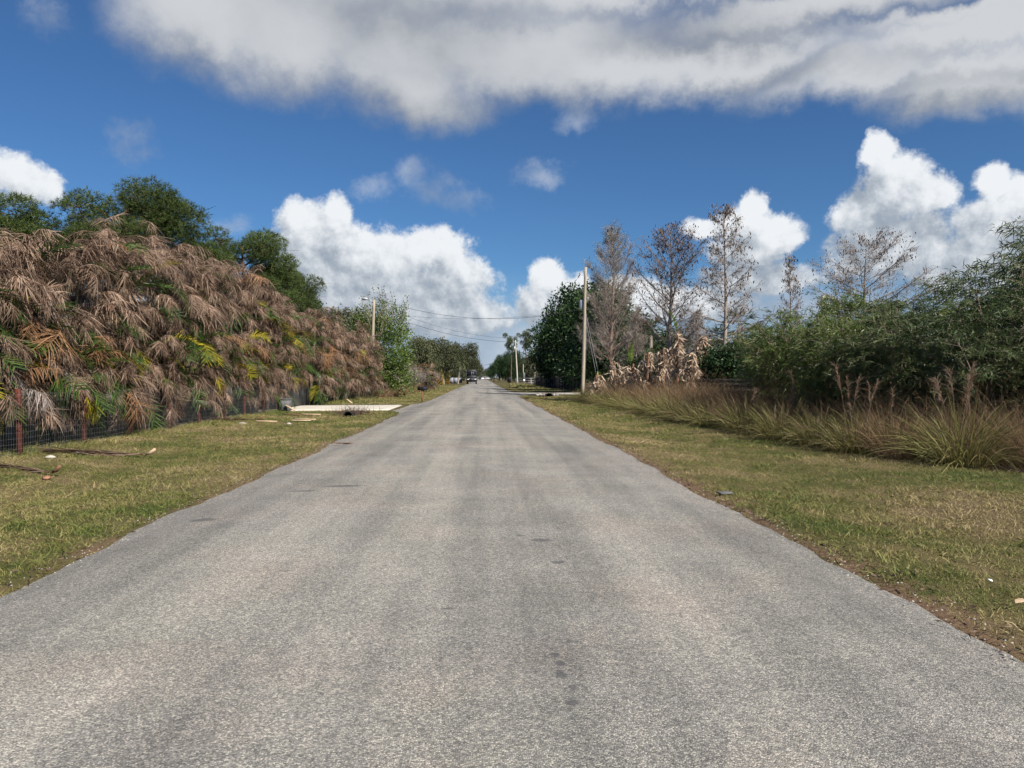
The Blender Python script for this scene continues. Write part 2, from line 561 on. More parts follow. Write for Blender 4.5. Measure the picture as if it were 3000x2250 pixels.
M['leaf_brown'] = leaf_mat('leaf_brown', [(0, (0.05, 0.034, 0.028)), (0.6, (0.105, 0.07, 0.055)), (1, (0.17, 0.115, 0.085))], 0.8, 0.15, 0.1, 0.2)
M['leaf_fine'] = leaf_mat('leaf_fine', [(0, (0.12, 0.135, 0.10)), (0.6, (0.19, 0.205, 0.15)), (1, (0.26, 0.26, 0.19))], 0.8, 0.2, 0.1, 0.2)
M['leaf_croton'] = leaf_mat('leaf_croton', [(0, (0.16, 0.18, 0.03)), (0.45, (0.32, 0.30, 0.05)), (0.7, (0.30, 0.13, 0.03)), (1, (0.22, 0.06, 0.03))], 0.5, 0.25, 0.3, 0.2, noise=0.7)
M['fan'] = leaf_mat('fan_leaf', [(0, (0.035, 0.05, 0.022)), (0.6, (0.07, 0.09, 0.035)), (1, (0.14, 0.135, 0.06))], 0.55, 0.2, 0.3, 0.2)
M['banana_dead'] = leaf_mat('banana_dead', [(0, (0.24, 0.165, 0.11)), (0.4, (0.44, 0.335, 0.245)), (0.8, (0.62, 0.50, 0.385)), (1, (0.36, 0.26, 0.175))], 0.8, 0.25, 0.15, 0.3)
M['banana_green'] = leaf_mat('banana_green', [(0, (0.10, 0.17, 0.02)), (1, (0.20, 0.28, 0.04))], 0.4, 0.35, 0.4, 0.2)
M['grass_clump'] = leaf_mat('grass_clump', [(0, (0.06, 0.055, 0.02)), (0.25, (0.115, 0.12, 0.034)), (0.5, (0.20, 0.20, 0.058)), (0.72, (0.29, 0.26, 0.10)), (0.88, (0.20, 0.13, 0.07)), (1, (0.38, 0.30, 0.17))], 0.55, 0.25, 0.3, 0.35)
M['grass_red'] = leaf_mat('grass_red', [(0, (0.09, 0.058, 0.034)), (0.4, (0.185, 0.118, 0.07)), (0.65, (0.255, 0.168, 0.10)), (0.85, (0.34, 0.27, 0.15)), (1, (0.16, 0.155, 0.06))], 0.75, 0.25, 0.15, 0.35, noise=1.1)
M['plume'] = leaf_mat('plume', [(0, (0.19, 0.115, 0.075)), (0.6, (0.30, 0.21, 0.15)), (1, (0.42, 0.33, 0.25))], 0.8, 0.3, 0.1, 0.35)
M['wood_pole'] = plain_mat('wood_pole', (0.33, 0.285, 0.22), 0.85, 0.15, var=0.22, scale=2.2, stretch=(9, 9, 0.35), bump=0.35, bscale=22)
M['wood_far'] = plain_mat('wood_far', (0.46, 0.42, 0.36), 0.85, 0.15, var=0.12, scale=1.0)
M['galv'] = plain_mat('galvanised', (0.42, 0.43, 0.44), 0.5, 0.5, 0.4, var=0.12, scale=5)
M['wire'] = plain_mat('fence_wire', (0.22, 0.225, 0.235), 0.5, 0.4, 0.4, var=0.15, scale=5)
M['cable'] = plain_mat('cable_black', (0.03, 0.03, 0.032), 0.6, 0.4)
M['black_paint'] = plain_mat('black_paint', (0.014, 0.015, 0.018), 0.6, 0.25, var=0.3, scale=6)
M['fence_stain'] = plain_mat('fence_stain', (0.030, 0.028, 0.030), 0.8, 0.2, var=0.4, scale=4, stretch=(6, 6, 0.6))
M['gate_metal'] = plain_mat('gate_metal', (0.045, 0.048, 0.052), 0.5, 0.5, var=0.25, scale=3)
M['post_red'] = plain_mat('post_red', (0.10, 0.032, 0.022), 0.8, 0.2, var=0.3, scale=6, stretch=(4, 4, 0.8))
M['wood_brown'] = plain_mat('wood_brown', (0.17, 0.095, 0.06), 0.85, 0.15, var=0.3, scale=4, stretch=(8, 8, 0.8))
M['lumber'] = plain_mat('lumber', (0.44, 0.33, 0.22), 0.85, 0.15, var=0.25, scale=6, stretch=(1, 8, 8))
M['stone'] = plain_mat('stone_pale', (0.40, 0.375, 0.33), 0.9, 0.2, var=0.2, scale=9, bump=0.5)
M['concrete'] = plain_mat('concrete_new', (0.52, 0.48, 0.41), 0.9, 0.2, var=0.10, scale=1.3, bump=0.15)
M['concrete_old'] = plain_mat('concrete_old', (0.36, 0.34, 0.30), 0.9, 0.2, var=0.2, scale=2.3, bump=0.3)
M['box_grey'] = plain_mat('box_grey', (0.115, 0.115, 0.12), 0.7, 0.3, var=0.2, scale=5)
M['rubber'] = plain_mat('rubber', (0.018, 0.018, 0.018), 0.85, 0.3)
M['white_paint'] = plain_mat('white_paint', (0.78, 0.78, 0.76), 0.4, 0.5, var=0.04, scale=3)
M['red_paint'] = plain_mat('red_paint', (0.30, 0.02, 0.02), 0.35, 0.5, var=0.08)
M['blue_grey'] = plain_mat('panel_grey', (0.22, 0.235, 0.27), 0.7, 0.3, var=0.1, scale=2)
M['glass_dark'] = plain_mat('glass_dark', (0.012, 0.014, 0.018), 0.08, 0.6, var=0.05)
M['lamp_glass'] = plain_mat('lamp_glass', (0.75, 0.78, 0.80), 0.15, 0.5, var=0.03)
M['terracotta'] = plain_mat('terracotta', (0.28, 0.14, 0.09), 0.9, 0.2, var=0.2)
M['roof'] = plain_mat('roof_shingle', (0.16, 0.15, 0.14), 0.9, 0.2, var=0.25, scale=5)
M['chrome'] = plain_mat('chrome', (0.75, 0.76, 0.78), 0.25, 0.5, 0.6, var=0.05)
M['yellow'] = plain_mat('yellow_plastic', (0.6, 0.42, 0.05), 0.6, 0.4, var=0.1)
M['soil'] = plain_mat('dark_soil', (0.05, 0.04, 0.03), 0.95, 0.1, var=0.4, scale=6, bump=0.6)

# ------------------------------------------------------------------ ground, road, drives
def smooth_noise(x, seed, amp=1.0, octaves=4, f0=0.3):
    r = np.random.default_rng(seed)
    out = np.zeros_like(x, float)
    for k in range(octaves):
        ph = r.uniform(0, 6.28, 3)
        fr = f0 * 2.1 ** k * r.uniform(0.8, 1.2, 3)
        for p, f in zip(ph, fr):
            out += np.sin(x * f * 6.28 + p) * 0.6 ** k
    return out * amp / 3


ROAD_L, ROAD_R = -3.52, 2.96


def edge_left(y):
    e = ROAD_L + smooth_noise(y, 11, 0.11, 8, 0.10)
    # apron flaring towards the concrete drive
    f = np.exp(-np.clip((33.6 - y), 0, None) / 1.1) * np.exp(-np.clip((y - 41.6), 0, None) / 2.2)
    return e - 1.05 * f * (1 - 0.25 * np.cos((y - 37.5) / 4.2))


def edge_right(y):
    e = ROAD_R + smooth_noise(y, 23, 0.085, 8, 0.12)
    f = np.exp(-np.clip((63.5 - y), 0, None) / 1.3) * np.exp(-np.clip((y - 73.5), 0, None) / 3.0)
    return e + 1.6 * f


# ground sheet: fine near the road, coarse to the horizon
gx = np.unique(np.concatenate([np.linspace(-1500, -60, 16), np.linspace(-60, -14, 24), np.linspace(-14, 14, 113), np.linspace(14, 60, 24), np.linspace(60, 1500, 16)]))
gy = np.unique(np.concatenate([np.linspace(-300, -10, 8), np.linspace(-10, 70, 241), np.linspace(70, 250, 120), np.linspace(250, 2500, 25)]))
GX, GY = np.meshgrid(gx, gy)


def ground_z(x, y):
    x, y = np.asarray(x, float), np.asarray(y, float)
    z = 0.018 * np.sin(x * 1.7 + 0.4 * y) * np.sin(y * 0.9) + 0.012 * np.sin(x * 4.1 + y * 3.3)
    # shallow swales between road and fence lines
    z = z - 0.10 * np.exp(-((x + 6.3) / 1.1) ** 2) - 0.08 * np.exp(-((x - 5.0) / 1.0) ** 2)
    flat = np.clip(np.minimum(np.abs(x - ROAD_L), np.abs(x - ROAD_R)) / 0.8, 0, 1)
    inside = (x > ROAD_L - 0.1) & (x < ROAD_R + 0.1)
    z = np.where(inside, -0.06, z * flat - 0.012)
    # drives lie level
    z = np.where((x < -3.2) & (x > -15) & (y > 33.0) & (y < 43.0), -0.02, z)
    z = np.where((x > 2.5) & (x < 20) & (y > 62.0) & (y < 76.0), -0.02, z)
    return z


GZ = ground_z(GX, GY)
ny, nx = GX.shape
ii = np.arange(ny - 1)[:, None] * nx + np.arange(nx - 1)[None]
GQ = np.stack([ii, ii + 1, ii + nx + 1, ii + nx], -1).reshape(-1, 4)


def lawn_color(t, pos):
    """straw, olive and green patches shared by the turf and its blades"""
    big = t.noise(pos, 0.42, 4, 0.6)
    small = t.noise(pos, 3.2, 3, 0.6)
    f = t.math('ADD', t.math('MULTIPLY', big, 0.7), t.math('MULTIPLY', small, 0.3))
    return t.maprange(f, 0.37, 0.63)


m, t, bs = new_mat('ground')
tc = t.new('ShaderNodeTexCoord')
pos = tc.outputs['Object']
f = lawn_color(t, pos)
turf = t.ramp(f, [(0, (0.14, 0.104, 0.058)), (0.35, (0.115, 0.092, 0.044)), (0.65, (0.08, 0.074, 0.028)), (1, (0.048, 0.060, 0.017))])
sx = t.new('ShaderNodeSeparateXYZ')
t.link(pos, sx.inputs[0])
X, Y = sx.outputs[0], sx.outputs[1]
wob = t.math('MULTIPLY', t.math('SUBTRACT', t.noise(pos, 1.1, 4, 0.65), 0.5), 1.1)
dl = t.math('ABSOLUTE', t.math('SUBTRACT', X, ROAD_L))
dr = t.math('ABSOLUTE', t.math('SUBTRACT', X, ROAD_R))
dm = t.math('ADD', t.math('MINIMUM', dl, dr), wob)
dirt = t.maprange(t.math('SUBTRACT', dm, t.maprange(X, -1, 1, -0.16, 0.06)), -0.05, 0.45, 0.85, 0.0, smooth=True)
soilc = t.ramp(t.noise(pos, 26, 4, 0.7), [(0.25, (0.075, 0.042, 0.026)), (0.5, (0.15, 0.092, 0.06)), (0.75, (0.23, 0.165, 0.115))])
col = t.mix(dirt, turf, soilc)
litter = t.ramp(t.noise(pos, 5, 5, 0.7), [(0.3, (0.035, 0.028, 0.018)), (0.7, (0.10, 0.075, 0.045))])
lf = t.maprange(t.math('ADD', X, t.math('MULTIPLY', wob, 0.5)), -9.9, -9.2, 1.0, 0.0)
lf = t.math('MAXIMUM', lf, t.maprange(t.math('ADD', X, wob), 8.0, 9.6, 0.0, 1.0))
lf = t.math('MULTIPLY', lf, t.maprange(Y, 300, 500, 1.0, 0.0))
col = t.mix(lf, col, litter)
t.link(col, bs.inputs['Base Color'])
bs.inputs['Roughness'].default_value = 0.95
bs.inputs['Specular IOR Level'].default_value = 0.1
b = t.new('ShaderNodeBump')
b.inputs['Strength'].default_value = 0.7
b.inputs['Distance'].default_value = 0.03
t.link(t.noise(pos, 22, 5, 0.7), b.inputs['Height'])
t.link(b.outputs[0], bs.inputs['Normal'])
M['ground'] = m
g = obj('ground', build_mesh('ground', np.stack([GX, GY, GZ], -1).reshape(-1, 3), GQ, None, m, True))
tag(g, kind='structure')

# road: worn chip seal with ragged edges
m, t, bs = new_mat('chip_seal')
tc = t.new('ShaderNodeTexCoord')
pos = tc.outputs['Object']
sx = t.new('ShaderNodeSeparateXYZ')
t.link(pos, sx.inputs[0])
X, Y = sx.outputs[0], sx.outputs[1]
streak = t.noise(t.vmath('MULTIPLY', pos, (1.0, 0.035, 1)), 1.25, 4, 0.6)
mott = t.noise(t.vmath('MULTIPLY', pos, (1.0, 0.55, 1)), 0.9, 5, 0.62)
cross = t.noise(t.vmath('MULTIPLY', pos, (0.35, 1.0, 1)), 1.1, 4, 0.65)
wear = t.math('ADD', t.math('MULTIPLY', streak, 0.52), t.math('ADD', t.math('MULTIPLY', mott, 0.28), t.math('MULTIPLY', cross, 0.20)))
wear = t.maprange(wear, 0.39, 0.61)
basec = t.ramp(wear, [(0, (0.186, 0.182, 0.172)), (0.35, (0.250, 0.242, 0.226)), (0.65, (0.308, 0.294, 0.270)), (1, (0.370, 0.348, 0.316))])
hue = t.noise(pos, 0.55, 3, 0.5)
basec = t.mix(t.maprange(hue, 0.35, 0.7, 0.0, 0.45), basec, (0.97, 1.01, 0.95, 1), 'MULTIPLY')
basec = t.mix(t.maprange(t.noise(t.vmath('ADD', pos, (31, 7, 0)), 0.8, 3, 0.5), 0.48, 0.7, 0.0, 0.8), basec, (1.05, 0.99, 0.97, 1), 'MULTIPLY')
# unworn, darker margins
mg = t.math('ADD', t.math('MINIMUM', t.math('SUBTRACT', X, ROAD_L), t.math('SUBTRACT', ROAD_R, X)), t.math('MULTIPLY', t.math('SUBTRACT', mott, 0.5), 1.2))
basec = t.mix(t.maprange(mg, 0.15, 1.2, 0.75, 0.0, smooth=True), basec, (0.80, 0.80, 0.82, 1), 'MULTIPLY')
# stones of the seal
vor = t.new('ShaderNodeTexVoronoi')
vor.inputs['Scale'].default_value = 120
t.link(pos, vor.inputs['Vector'])
sepc = t.new('ShaderNodeSeparateColor')
t.link(vor.outputs['Color'], sepc.inputs[0])
st = t.ramp(sepc.outputs[0], [(0, (0.42, 0.42, 0.42)), (0.35, (0.76, 0.76, 0.75)), (0.7, (1.10, 1.09, 1.06)), (1, (1.8, 1.74, 1.62))])
gap = t.maprange(vor.outputs['Distance'], 0.25, 0.75, 1.08, 0.60)
stc = t.vmath('SCALE', st)
t.link(gap, t.n[-1].inputs['Scale'])
col = t.mix(0.9, basec, stc, 'MULTIPLY')
vor2 = t.new('ShaderNodeTexVoronoi')
vor2.inputs['Scale'].default_value = 34
t.link(pos, vor2.inputs['Vector'])
sepd = t.new('ShaderNodeSeparateColor')
t.link(vor2.outputs['Color'], sepd.inputs[0])
col = t.mix(0.8, col, t.ramp(sepd.outputs[1], [(0, (0.84, 0.84, 0.84)), (0.5, (1, 1, 1)), (1, (1.14, 1.13, 1.11))]), 'MULTIPLY')
# tar drips and oil spots
spots = None
for (qx, qy, ra, rb) in ((0.40, 3.66, 0.030, 0.055), (0.41, 3.80, 0.026, 0.04), (0.40, 3.92, 0.03, 0.03), (0.44, 3.50, 0.02, 0.03), (0.41, 3.34, 0.035, 0.03), (0.50, 4.12, 0.025, 0.02),
                         (-0.22, 4.72, 0.05, 0.022), (0.62, 5.9, 0.06, 0.05), (0.55, 6.7, 0.10, 0.07), (-3.0, 7.9, 0.14, 0.09), (-1.95, 10.2, 0.3, 0.09), (-2.4, 9.8, 0.18, 0.06), (0.36, 6.9, 0.05, 0.03)):
    v = t.vmath('LENGTH', t.vmath('MULTIPLY_ADD', pos, (1 / ra, 1 / rb, 0), (-qx / ra, -qy / rb, 0)))
    spots = v if spots is None else t.math('MINIMUM', spots, v)
spots = t.math('ADD', spots, t.math('MULTIPLY', t.math('SUBTRACT', t.noise(pos, 30, 3, 0.6), 0.5), 1.6))
col = t.mix(t.maprange(spots, 0.7, 1.2, 0.72, 0.0, smooth=True), col, (0.07, 0.07, 0.072, 1))
t.link(col, bs.inputs['Base Color'])
bs.inputs['Roughness'].default_value = 0.88
bs.inputs['Specular IOR Level'].default_value = 0.25
b = t.new('ShaderNodeBump')
b.inputs['Strength'].default_value = 0.55
b.inputs['Distance'].default_value = 0.010
hh = t.math('SUBTRACT', t.math('MULTIPLY', t.noise(pos, 6, 3, 0.5), 0.5), t.math('MULTIPLY', vor.outputs['Distance'], 0.8))
t.link(hh, b.inputs['Height'])
t.link(b.outputs[0], bs.inputs['Normal'])
M['road'] = m

ry = np.unique(np.concatenate([np.arange(-8, 60, 0.10), np.arange(60, 140, 0.5), np.arange(140, 620, 6)]))
eL, eR = edge_left(ry), edge_right(ry)
s_ = np.linspace(0, 1, 13)
RX = eL[:, None] + (eR - eL)[:, None] * s_[None]
mid = np.clip(1 - np.abs(RX - (ROAD_L + ROAD_R) / 2) / 3.3, 0, 1)
RZ = -0.004 + 0.045 * np.sqrt(mid)
RZ[:, 0] = RZ[:, -1] = -0.03
RV = np.stack([RX, np.repeat(ry[:, None], 13, 1), RZ], -1)
ii = np.arange(len(ry) - 1)[:, None] * 13 + np.arange(12)[None]
RQ = np.stack([ii, ii + 1, ii + 14, ii + 13], -1).reshape(-1, 4)
tag(obj('road', build_mesh('road', RV.reshape(-1, 3), RQ, None, m, True)), kind='structure')

# new concrete drive on the left
mb = MB()
xa = np.linspace(-4.4, -12.0, 40)
lo = 34.3 + 0.10 * (xa + 4.4) + 0.02 * np.sin(xa * 3)
hi = 40.7 + 0.12 * (xa + 4.4) + 0.03 * np.sin(xa * 2)
lo[0] += .25
yy = np.concatenate([[0, 0], np.linspace(0, 1, 7), [1, 1]])
zz = np.array([-.08, .012] + [.018] * 7 + [.012, -.08])
PV = np.stack([np.repeat(xa[:, None], 11, 1), lo[:, None] + (hi - lo)[:, None] * yy[None], np.repeat(zz[None], 40, 0)], -1)
PV[0, :, 2] -= .05
ii = np.arange(39)[:, None] * 11 + np.arange(10)[None]
mb.add(PV.reshape(-1, 3), np.stack([ii, ii + 1, ii + 12, ii + 11], -1).reshape(-1, 4))
tag(obj('concrete_driveway', mb.mesh('concrete_driveway', M['concrete'])), kind='structure')

# old drive on the right
mb = MB()
yy = np.linspace(0, 1, 9)
xa = np.linspace(3.6, 17, 28)
lo = 65.2 + smooth_noise(xa, 5, 0.15) + 0.06 * (xa - 4)
hi = 72.2 + smooth_noise(xa, 6, 0.2) + 0.10 * (xa - 4)
PV = np.stack([np.repeat(xa[:, None], 9, 1), lo[:, None] + (hi - lo)[:, None] * yy[None], np.full((28, 9), 0.012)], -1)
PV[:, 0, 2] = PV[:, -1, 2] = -0.03
ii = np.arange(27)[:, None] * 9 + np.arange(8)[None]
mb.add(PV.reshape(-1, 3), np.stack([ii, ii + 9, ii + 10, ii + 1], -1).reshape(-1, 4))
tag(obj('gravel_driveway', mb.mesh('gravel_driveway', M['concrete_old'])), kind='structure')

# cross street at the far end
mb = MB()
mb.box((0, 604, 0.0), (900, 14, 0.05))
tag(obj('cross_street', mb.mesh('cross_street', M['concrete_old'])), kind='structure')

# ------------------------------------------------------------------ turf blades
m, t, bs = new_mat('turf_blades')
tc = t.new('ShaderNodeTexCoord')
pos = tc.outputs['Object']
f = lawn_color(t, pos)
gi = t.new('ShaderNodeNewGeometry')
f = t.math('ADD', t.math('MULTIPLY', f, 0.68), t.math('MULTIPLY', gi.outputs['Random Per Island'], 0.46))
col = t.ramp(f, [(0, (0.46, 0.36, 0.21)), (0.25, (0.36, 0.29, 0.145)), (0.5, (0.25, 0.222, 0.082)), (0.74, (0.15, 0.165, 0.045)), (1, (0.085, 0.13, 0.025))])
t.link(col, bs.inputs['Base Color'])
bs.inputs['Roughness'].default_value = 0.6
bs.inputs['Specular IOR Level'].default_value = 0.25
tr = t.new('ShaderNodeBsdfTranslucent')
t.link(col, tr.inputs[0])
mx = t.new('ShaderNodeMixShader')
mx.inputs[0].default_value = 0.25
t.link(bs.outputs[0], mx.inputs[1])
t.link(tr.outputs[0], mx.inputs[2])
t.link(mx.outputs[0], t.n['Material Output'].inputs[0])
M['turf'] = m


def right_limit(y):
    """front line of the tall grass on the right"""
    return np.interp(y, [4, 11, 14, 25, 36, 48, 64], [9.8, 8.6, 7.5, 6.9, 6.7, 6.0, 9.5])


rng = np.random.default_rng(7)
mb = MB()
for (ya, yb, dens, hgt, wid) in ((2.5, 6, 1700, 0.055, 0.006), (6, 10, 1250, 0.062, 0.008), (10, 16, 820, 0.066, 0.011), (16, 26, 430, 0.072, 0.017), (26, 44, 200, 0.08, 0.028), (44, 75, 85, 0.085, 0.05), (75, 140, 28, 0.09, 0.09)):
    for side_ in (-1, 1):
        w = 7.0
        n = int(dens * w * (yb - ya))
        y = rng.uniform(ya, yb, n)
        if side_ < 0:
            x = rng.uniform(-9.9, -3.2, n)
            ed = edge_left(y)
            keep = x < ed + 0.10 * np.sin(y * 2.3) * np.sin(y * 5.7 + 1) + 0.03
            d_edge = ed - x
            keep &= ~((y > 33.9) & (y < 41.4) & (x < -4.0))
            keep &= np.abs(x / np.maximum(y, 0.1)) < 1.5
        else:
            x = rng.uniform(2.8, 10.0, n)
            ed = edge_right(y)
            keep = (x > ed - 0.08 * np.sin(y * 2.7) * np.sin(y * 4.9) - 0.02) & (x < right_limit(y) + 0.5)
            d_edge = x - ed
            keep &= ~((y > 65) & (y < 73) & (x > 3.5))
            keep &= x / np.maximum(y, 0.1) < 1.7
        # thin, bare fringe beside the asphalt, uneven
        fr = 0.22 + 0.22 * np.sin(y * 1.9 + side_) * np.sin(y * 0.63 + 1) + (0.22 if side_ > 0 else 0.02)
        keep &= rng.random(n) < np.clip((0.55 if side_ < 0 else 0.3) + d_edge / np.maximum(fr, 0.06), 0, 1)
        x, y = x[keep], y[keep]
        n = len(x)
        z = ground_z(x, y) - 0.004
        Dn = np.column_stack([rng.normal(0, 0.55, n), rng.normal(0, 0.55, n), np.ones(n)])
        tuft = 0.6 + 0.9 * (np.sin(x * 5.1 + y * 1.3) * np.sin(y * 4.3 - x)) ** 2
        L = hgt * rng.uniform(0.6, 1.5, n) * tuft
        bend = np.column_stack([rng.normal(0, 0.45, n), rng.normal(0, 0.45, n), -rng.uniform(0, 0.5, n)])
        mb.strips(np.column_stack([x, y, z]), Dn, L, wid * rng.uniform(0.7, 1.3, n), rng, bend, 2 if yb <= 10 else 1)
tag(obj('lawn_grass', mb.mesh('lawn_grass', M['turf'])), 'short dry mown grass with straw and green patches on both verges', 'grass', kind='stuff')

# longer weeds along the fence foot and under the hedge
mb = MB()
n = 9000
y = rng.uniform(10, 34, n)
x = -9.25 + rng.normal(0, 0.22, n) + 0.25 * np.sin(y * 1.1)
L = rng.uniform(0.06, 0.26, n) * (0.55 + 0.6 * np.sin(y * 0.8 + 1.0) ** 2)
mb.strips(np.column_stack([x, y, ground_z(x, y)]), np.column_stack([rng.normal(0.2, 0.5, n), rng.normal(0, 0.5, n), np.ones(n)]), L, 0.010, rng,
          np.column_stack([rng.normal(0.1, 0.4, n), rng.normal(0, 0.4, n), -rng.uniform(0.1, 0.6, n)]), 2)
n = 2500
y = np.concatenate([rng.uniform(42, 60, n)])
x = -8.8 + rng.normal(0, 0.35, n)
L = rng.uniform(0.1, 0.35, n)
mb.strips(np.column_stack([x, y, ground_z(x, y)]), np.column_stack([rng.normal(0.2, 0.5, n), rng.normal(0, 0.5, n), np.ones(n)]), L, 0.018, rng,
          np.column_stack([rng.normal(0.1, 0.4, n), rng.normal(0, 0.4, n), -rng.uniform(0.1, 0.6, n)]), 2)
tag(obj('fence_weeds', mb.mesh('fence_weeds', M['turf'])), 'long pale weeds growing along the foot of the palm hedge', 'weeds', kind='stuff')

# scattered taller tufts, broad-leaved weeds and dry leaves in the turf and along the asphalt
mb = MB()
rw = np.random.default_rng(71)
cx, cy = [], []
for k in range(420):
    y = 3.2 + 40 * rw.random() ** 1.6
    if rw.random() < .5:
        x = rw.uniform(-9.2, -3.75)
        if 33.5 < y < 42 or x < -.78 * y: continue
    else:
        x = rw.uniform(3.1, float(right_limit(y)) - .2)
        if x > .84 * y: continue
    cx.append(x); cy.append(y)
for x, y in zip(cx, cy):
    n = rw.integers(10, 34)
    P = np.column_stack([x + rw.normal(0, .05 + .1 * rw.random(), n), y + rw.normal(0, .06 + .1 * rw.random(), n), np.full(n, float(ground_z(x, y)))])
    mb.strips(P, np.column_stack([rw.normal(0, .6, n), rw.normal(0, .6, n), np.ones(n)]), rw.uniform(.06, .16, n), .007 + .0005 * y, rw,
              np.column_stack([rw.normal(0, .4, n), rw.normal(0, .4, n), -rw.uniform(.1, .6, n)]), 2)
tag(obj('turf_tufts', mb.mesh('turf_tufts', M['turf'])), 'taller uneven tufts of grass scattered through both verges', 'grass', kind='stuff')
mb = MB()
n = 1500
y = 3 + 30 * rw.random(n) ** 1.7
sd = rw.random(n) < .5
x = np.where(sd, edge_left(y) - np.abs(rw.normal(0, .22, n)) + .08, edge_right(y) + np.abs(rw.normal(0, .28, n)) - .10)
far_ = rw.random(n) < .35
x = np.where(far_, np.where(sd, rw.uniform(-9, -3.7, n), rw.uniform(3.1, 7, n)), x)
mb.leaves(np.column_stack([x, y, np.where(far_, ground_z(x, y) + .03, .012)]), np.column_stack([rw.normal(0, 1, n), rw.normal(0, 1, n), rw.normal(0, .15, n)]), rw.uniform(.025, .08, n), rw.uniform(.006, .025, n), rw)
tag(obj('leaf_litter', mb.mesh('leaf_litter', M['leaf_brown'])), 'dry brown leaf litter along the crumbling asphalt edges', 'leaf litter', kind='stuff')
# loose stones of the seal gathered along the edges
mb = MB()
n = 1100
y = 2.8 + 22 * rw.random(n) ** 1.6
sd = rw.random(n) < .5
x = np.where(sd, edge_left(y) + rw.normal(.02, .12, n), edge_right(y) + rw.normal(-.02, .12, n))
c = np.column_stack([x, y, np.full(n, .004)])
sz = rw.uniform(.003, .010, n)
oct_ = np.array([(1, 0, 0), (0, 1, 0), (-1, 0, 0), (0, -1, 0), (0, 0, .8)])
V = c[:, None, :] + oct_[None] * sz[:, None, None] * rw.uniform(.7, 1.3, (n, 5, 1))
T = np.arange(n)[:, None, None] * 5 + np.array([(0, 1, 4), (1, 2, 4), (2, 3, 4), (3, 0, 4)])[None]
mb.add(V.reshape(-1, 3), None, T.reshape(-1, 3))
tag(obj('loose_gravel', mb.mesh('loose_gravel', M['concrete_old'])), 'loose gravel chips crumbled along both road edges', 'gravel', kind='stuff')

# ------------------------------------------------------------------ palm fronds
def frond_mesh(name, mats, seed, L=2.0, e0=60, bend=130, pairs=40, leaf_l=0.46, droop=0.8, lift=0.1, fwd=0.75, w=0.02, petiole=0.2, sway=0.0, curl=0.25, side_lim=1.0, seg=3):
    """one feather leaf: arching rib with two rows of leaflets, growing along +X from the origin"""
    r = np.random.default_rng(seed)
    n = 14
    s = np.linspace(0, 1, n)
    th = R(e0) - R(bend) * s ** 1.4
    ds = L / (n - 1)
    x = np.concatenate([[0], np.cumsum(np.cos(th[:-1]) * ds)])
    z = np.concatenate([[0], np.cumsum(np.sin(th[:-1]) * ds)])
    yv = sway * s ** 2 * L
    P = np.column_stack([x, yv, z])
    rib = MB().tube(P, np.linspace(0.016, 0.003, n) * (L / 2), 4, False)
    nrib = sum(len(q) for q in rib.Q)
    tt = np.repeat(np.linspace(petiole, 0.995, pairs), 2)
    sd = np.tile([1.0, -1.0], pairs)
    tt = np.clip(tt + r.normal(0, 0.006, len(tt)), 0, 1)
    base = np.column_stack([np.interp(tt, s, P[:, k]) for k in range(3)])
    tha = np.interp(tt, s, th)
    tan = np.column_stack([np.cos(tha), np.zeros_like(tha), np.sin(tha)])
    up = np.column_stack([-np.sin(tha), np.zeros_like(tha), np.cos(tha)])
    u = (tt - petiole) / (1 - petiole)
    ll = leaf_l * (0.55 + 0.75 * np.sin(np.clip(u * 2.6 + 0.35, 0, math.pi))) * r.uniform(0.8, 1.1, len(tt))
    d = tan * fwd + np.column_stack([np.zeros_like(sd), sd * side_lim, np.zeros_like(sd)]) + up * lift
    d += r.normal(0, 0.16, d.shape)
    bnd = np.zeros_like(d)
    bnd[:, 2] = -droop * r.uniform(0.6, 1.3, len(tt))
    bnd += r.normal(0, curl, d.shape)
    side = np.cross(d, up + r.normal(0, 0.35, d.shape))
    keep = r.random(len(tt)) > 0.05
    mb = MB()
    mb.add(np.vstack(rib.V), np.vstack(rib.Q))
    mb.strips(base[keep], d[keep], ll[keep], w * r.uniform(0.7, 1.2, keep.sum()), r, bnd[keep], seg, side[keep], 1.8)
    return mb.mesh(name, mats)


FROND = {'dead': [], 'hang': [], 'rust': [], 'grey': [], 'yellow': [], 'green': []}
for k in range(10):
    FROND['dead'].append(frond_mesh('frond_dead', M['frond_dead'], 100 + k, (1.25, 1.05, 1.4, 1.15, 1.3, 1.1, 1.35, 1.0, 1.25, 1.1)[k], (82, 64, 76, 58, 86, 70, 66, 80, 74, 52)[k], (110, 165, 135, 150, 160, 130, 180, 175, 95, 140)[k],
                                    46, 0.30, (1.0, .8, 1.1, .9, .85, 1.2, .8, 1.0, .8, 1.1)[k], 0.15, (.75, .9, .65, 1.0, .8, .7, 1.0, .85, .65, .9)[k], 0.0155, 0.10,
                                    (0.2, -.25, .1, 0, -.15, .25, -.1, .2, -.25, 0)[k], 0.32, seg=4))
for k in range(8):
    FROND['hang'].append(frond_mesh('frond_dead', M['frond_dead'], 130 + k, (1.0, 1.15, .95, 1.2, 1.05, .9, 1.25, 1.1)[k], (60, 50, 42, 34, 66, 24, 55, 40)[k], (158, 142, 132, 124, 165, 110, 150, 135)[k], 46, 0.25, 1.0, 0.1, 0.85, 0.015, 0.08, (k % 3 - 1) * 0.16, 0.30, 0.8, seg=4))
for k in range(3):
    FROND['rust'].append(frond_mesh('frond_rust', M['frond_rust'], 150 + k, 1.5, 62 - 15 * k, 130 + 25 * k, 42, 0.34, 0.7, 0.1, 0.6, 0.017, 0.12, 0.2 - 0.2 * k, 0.3))
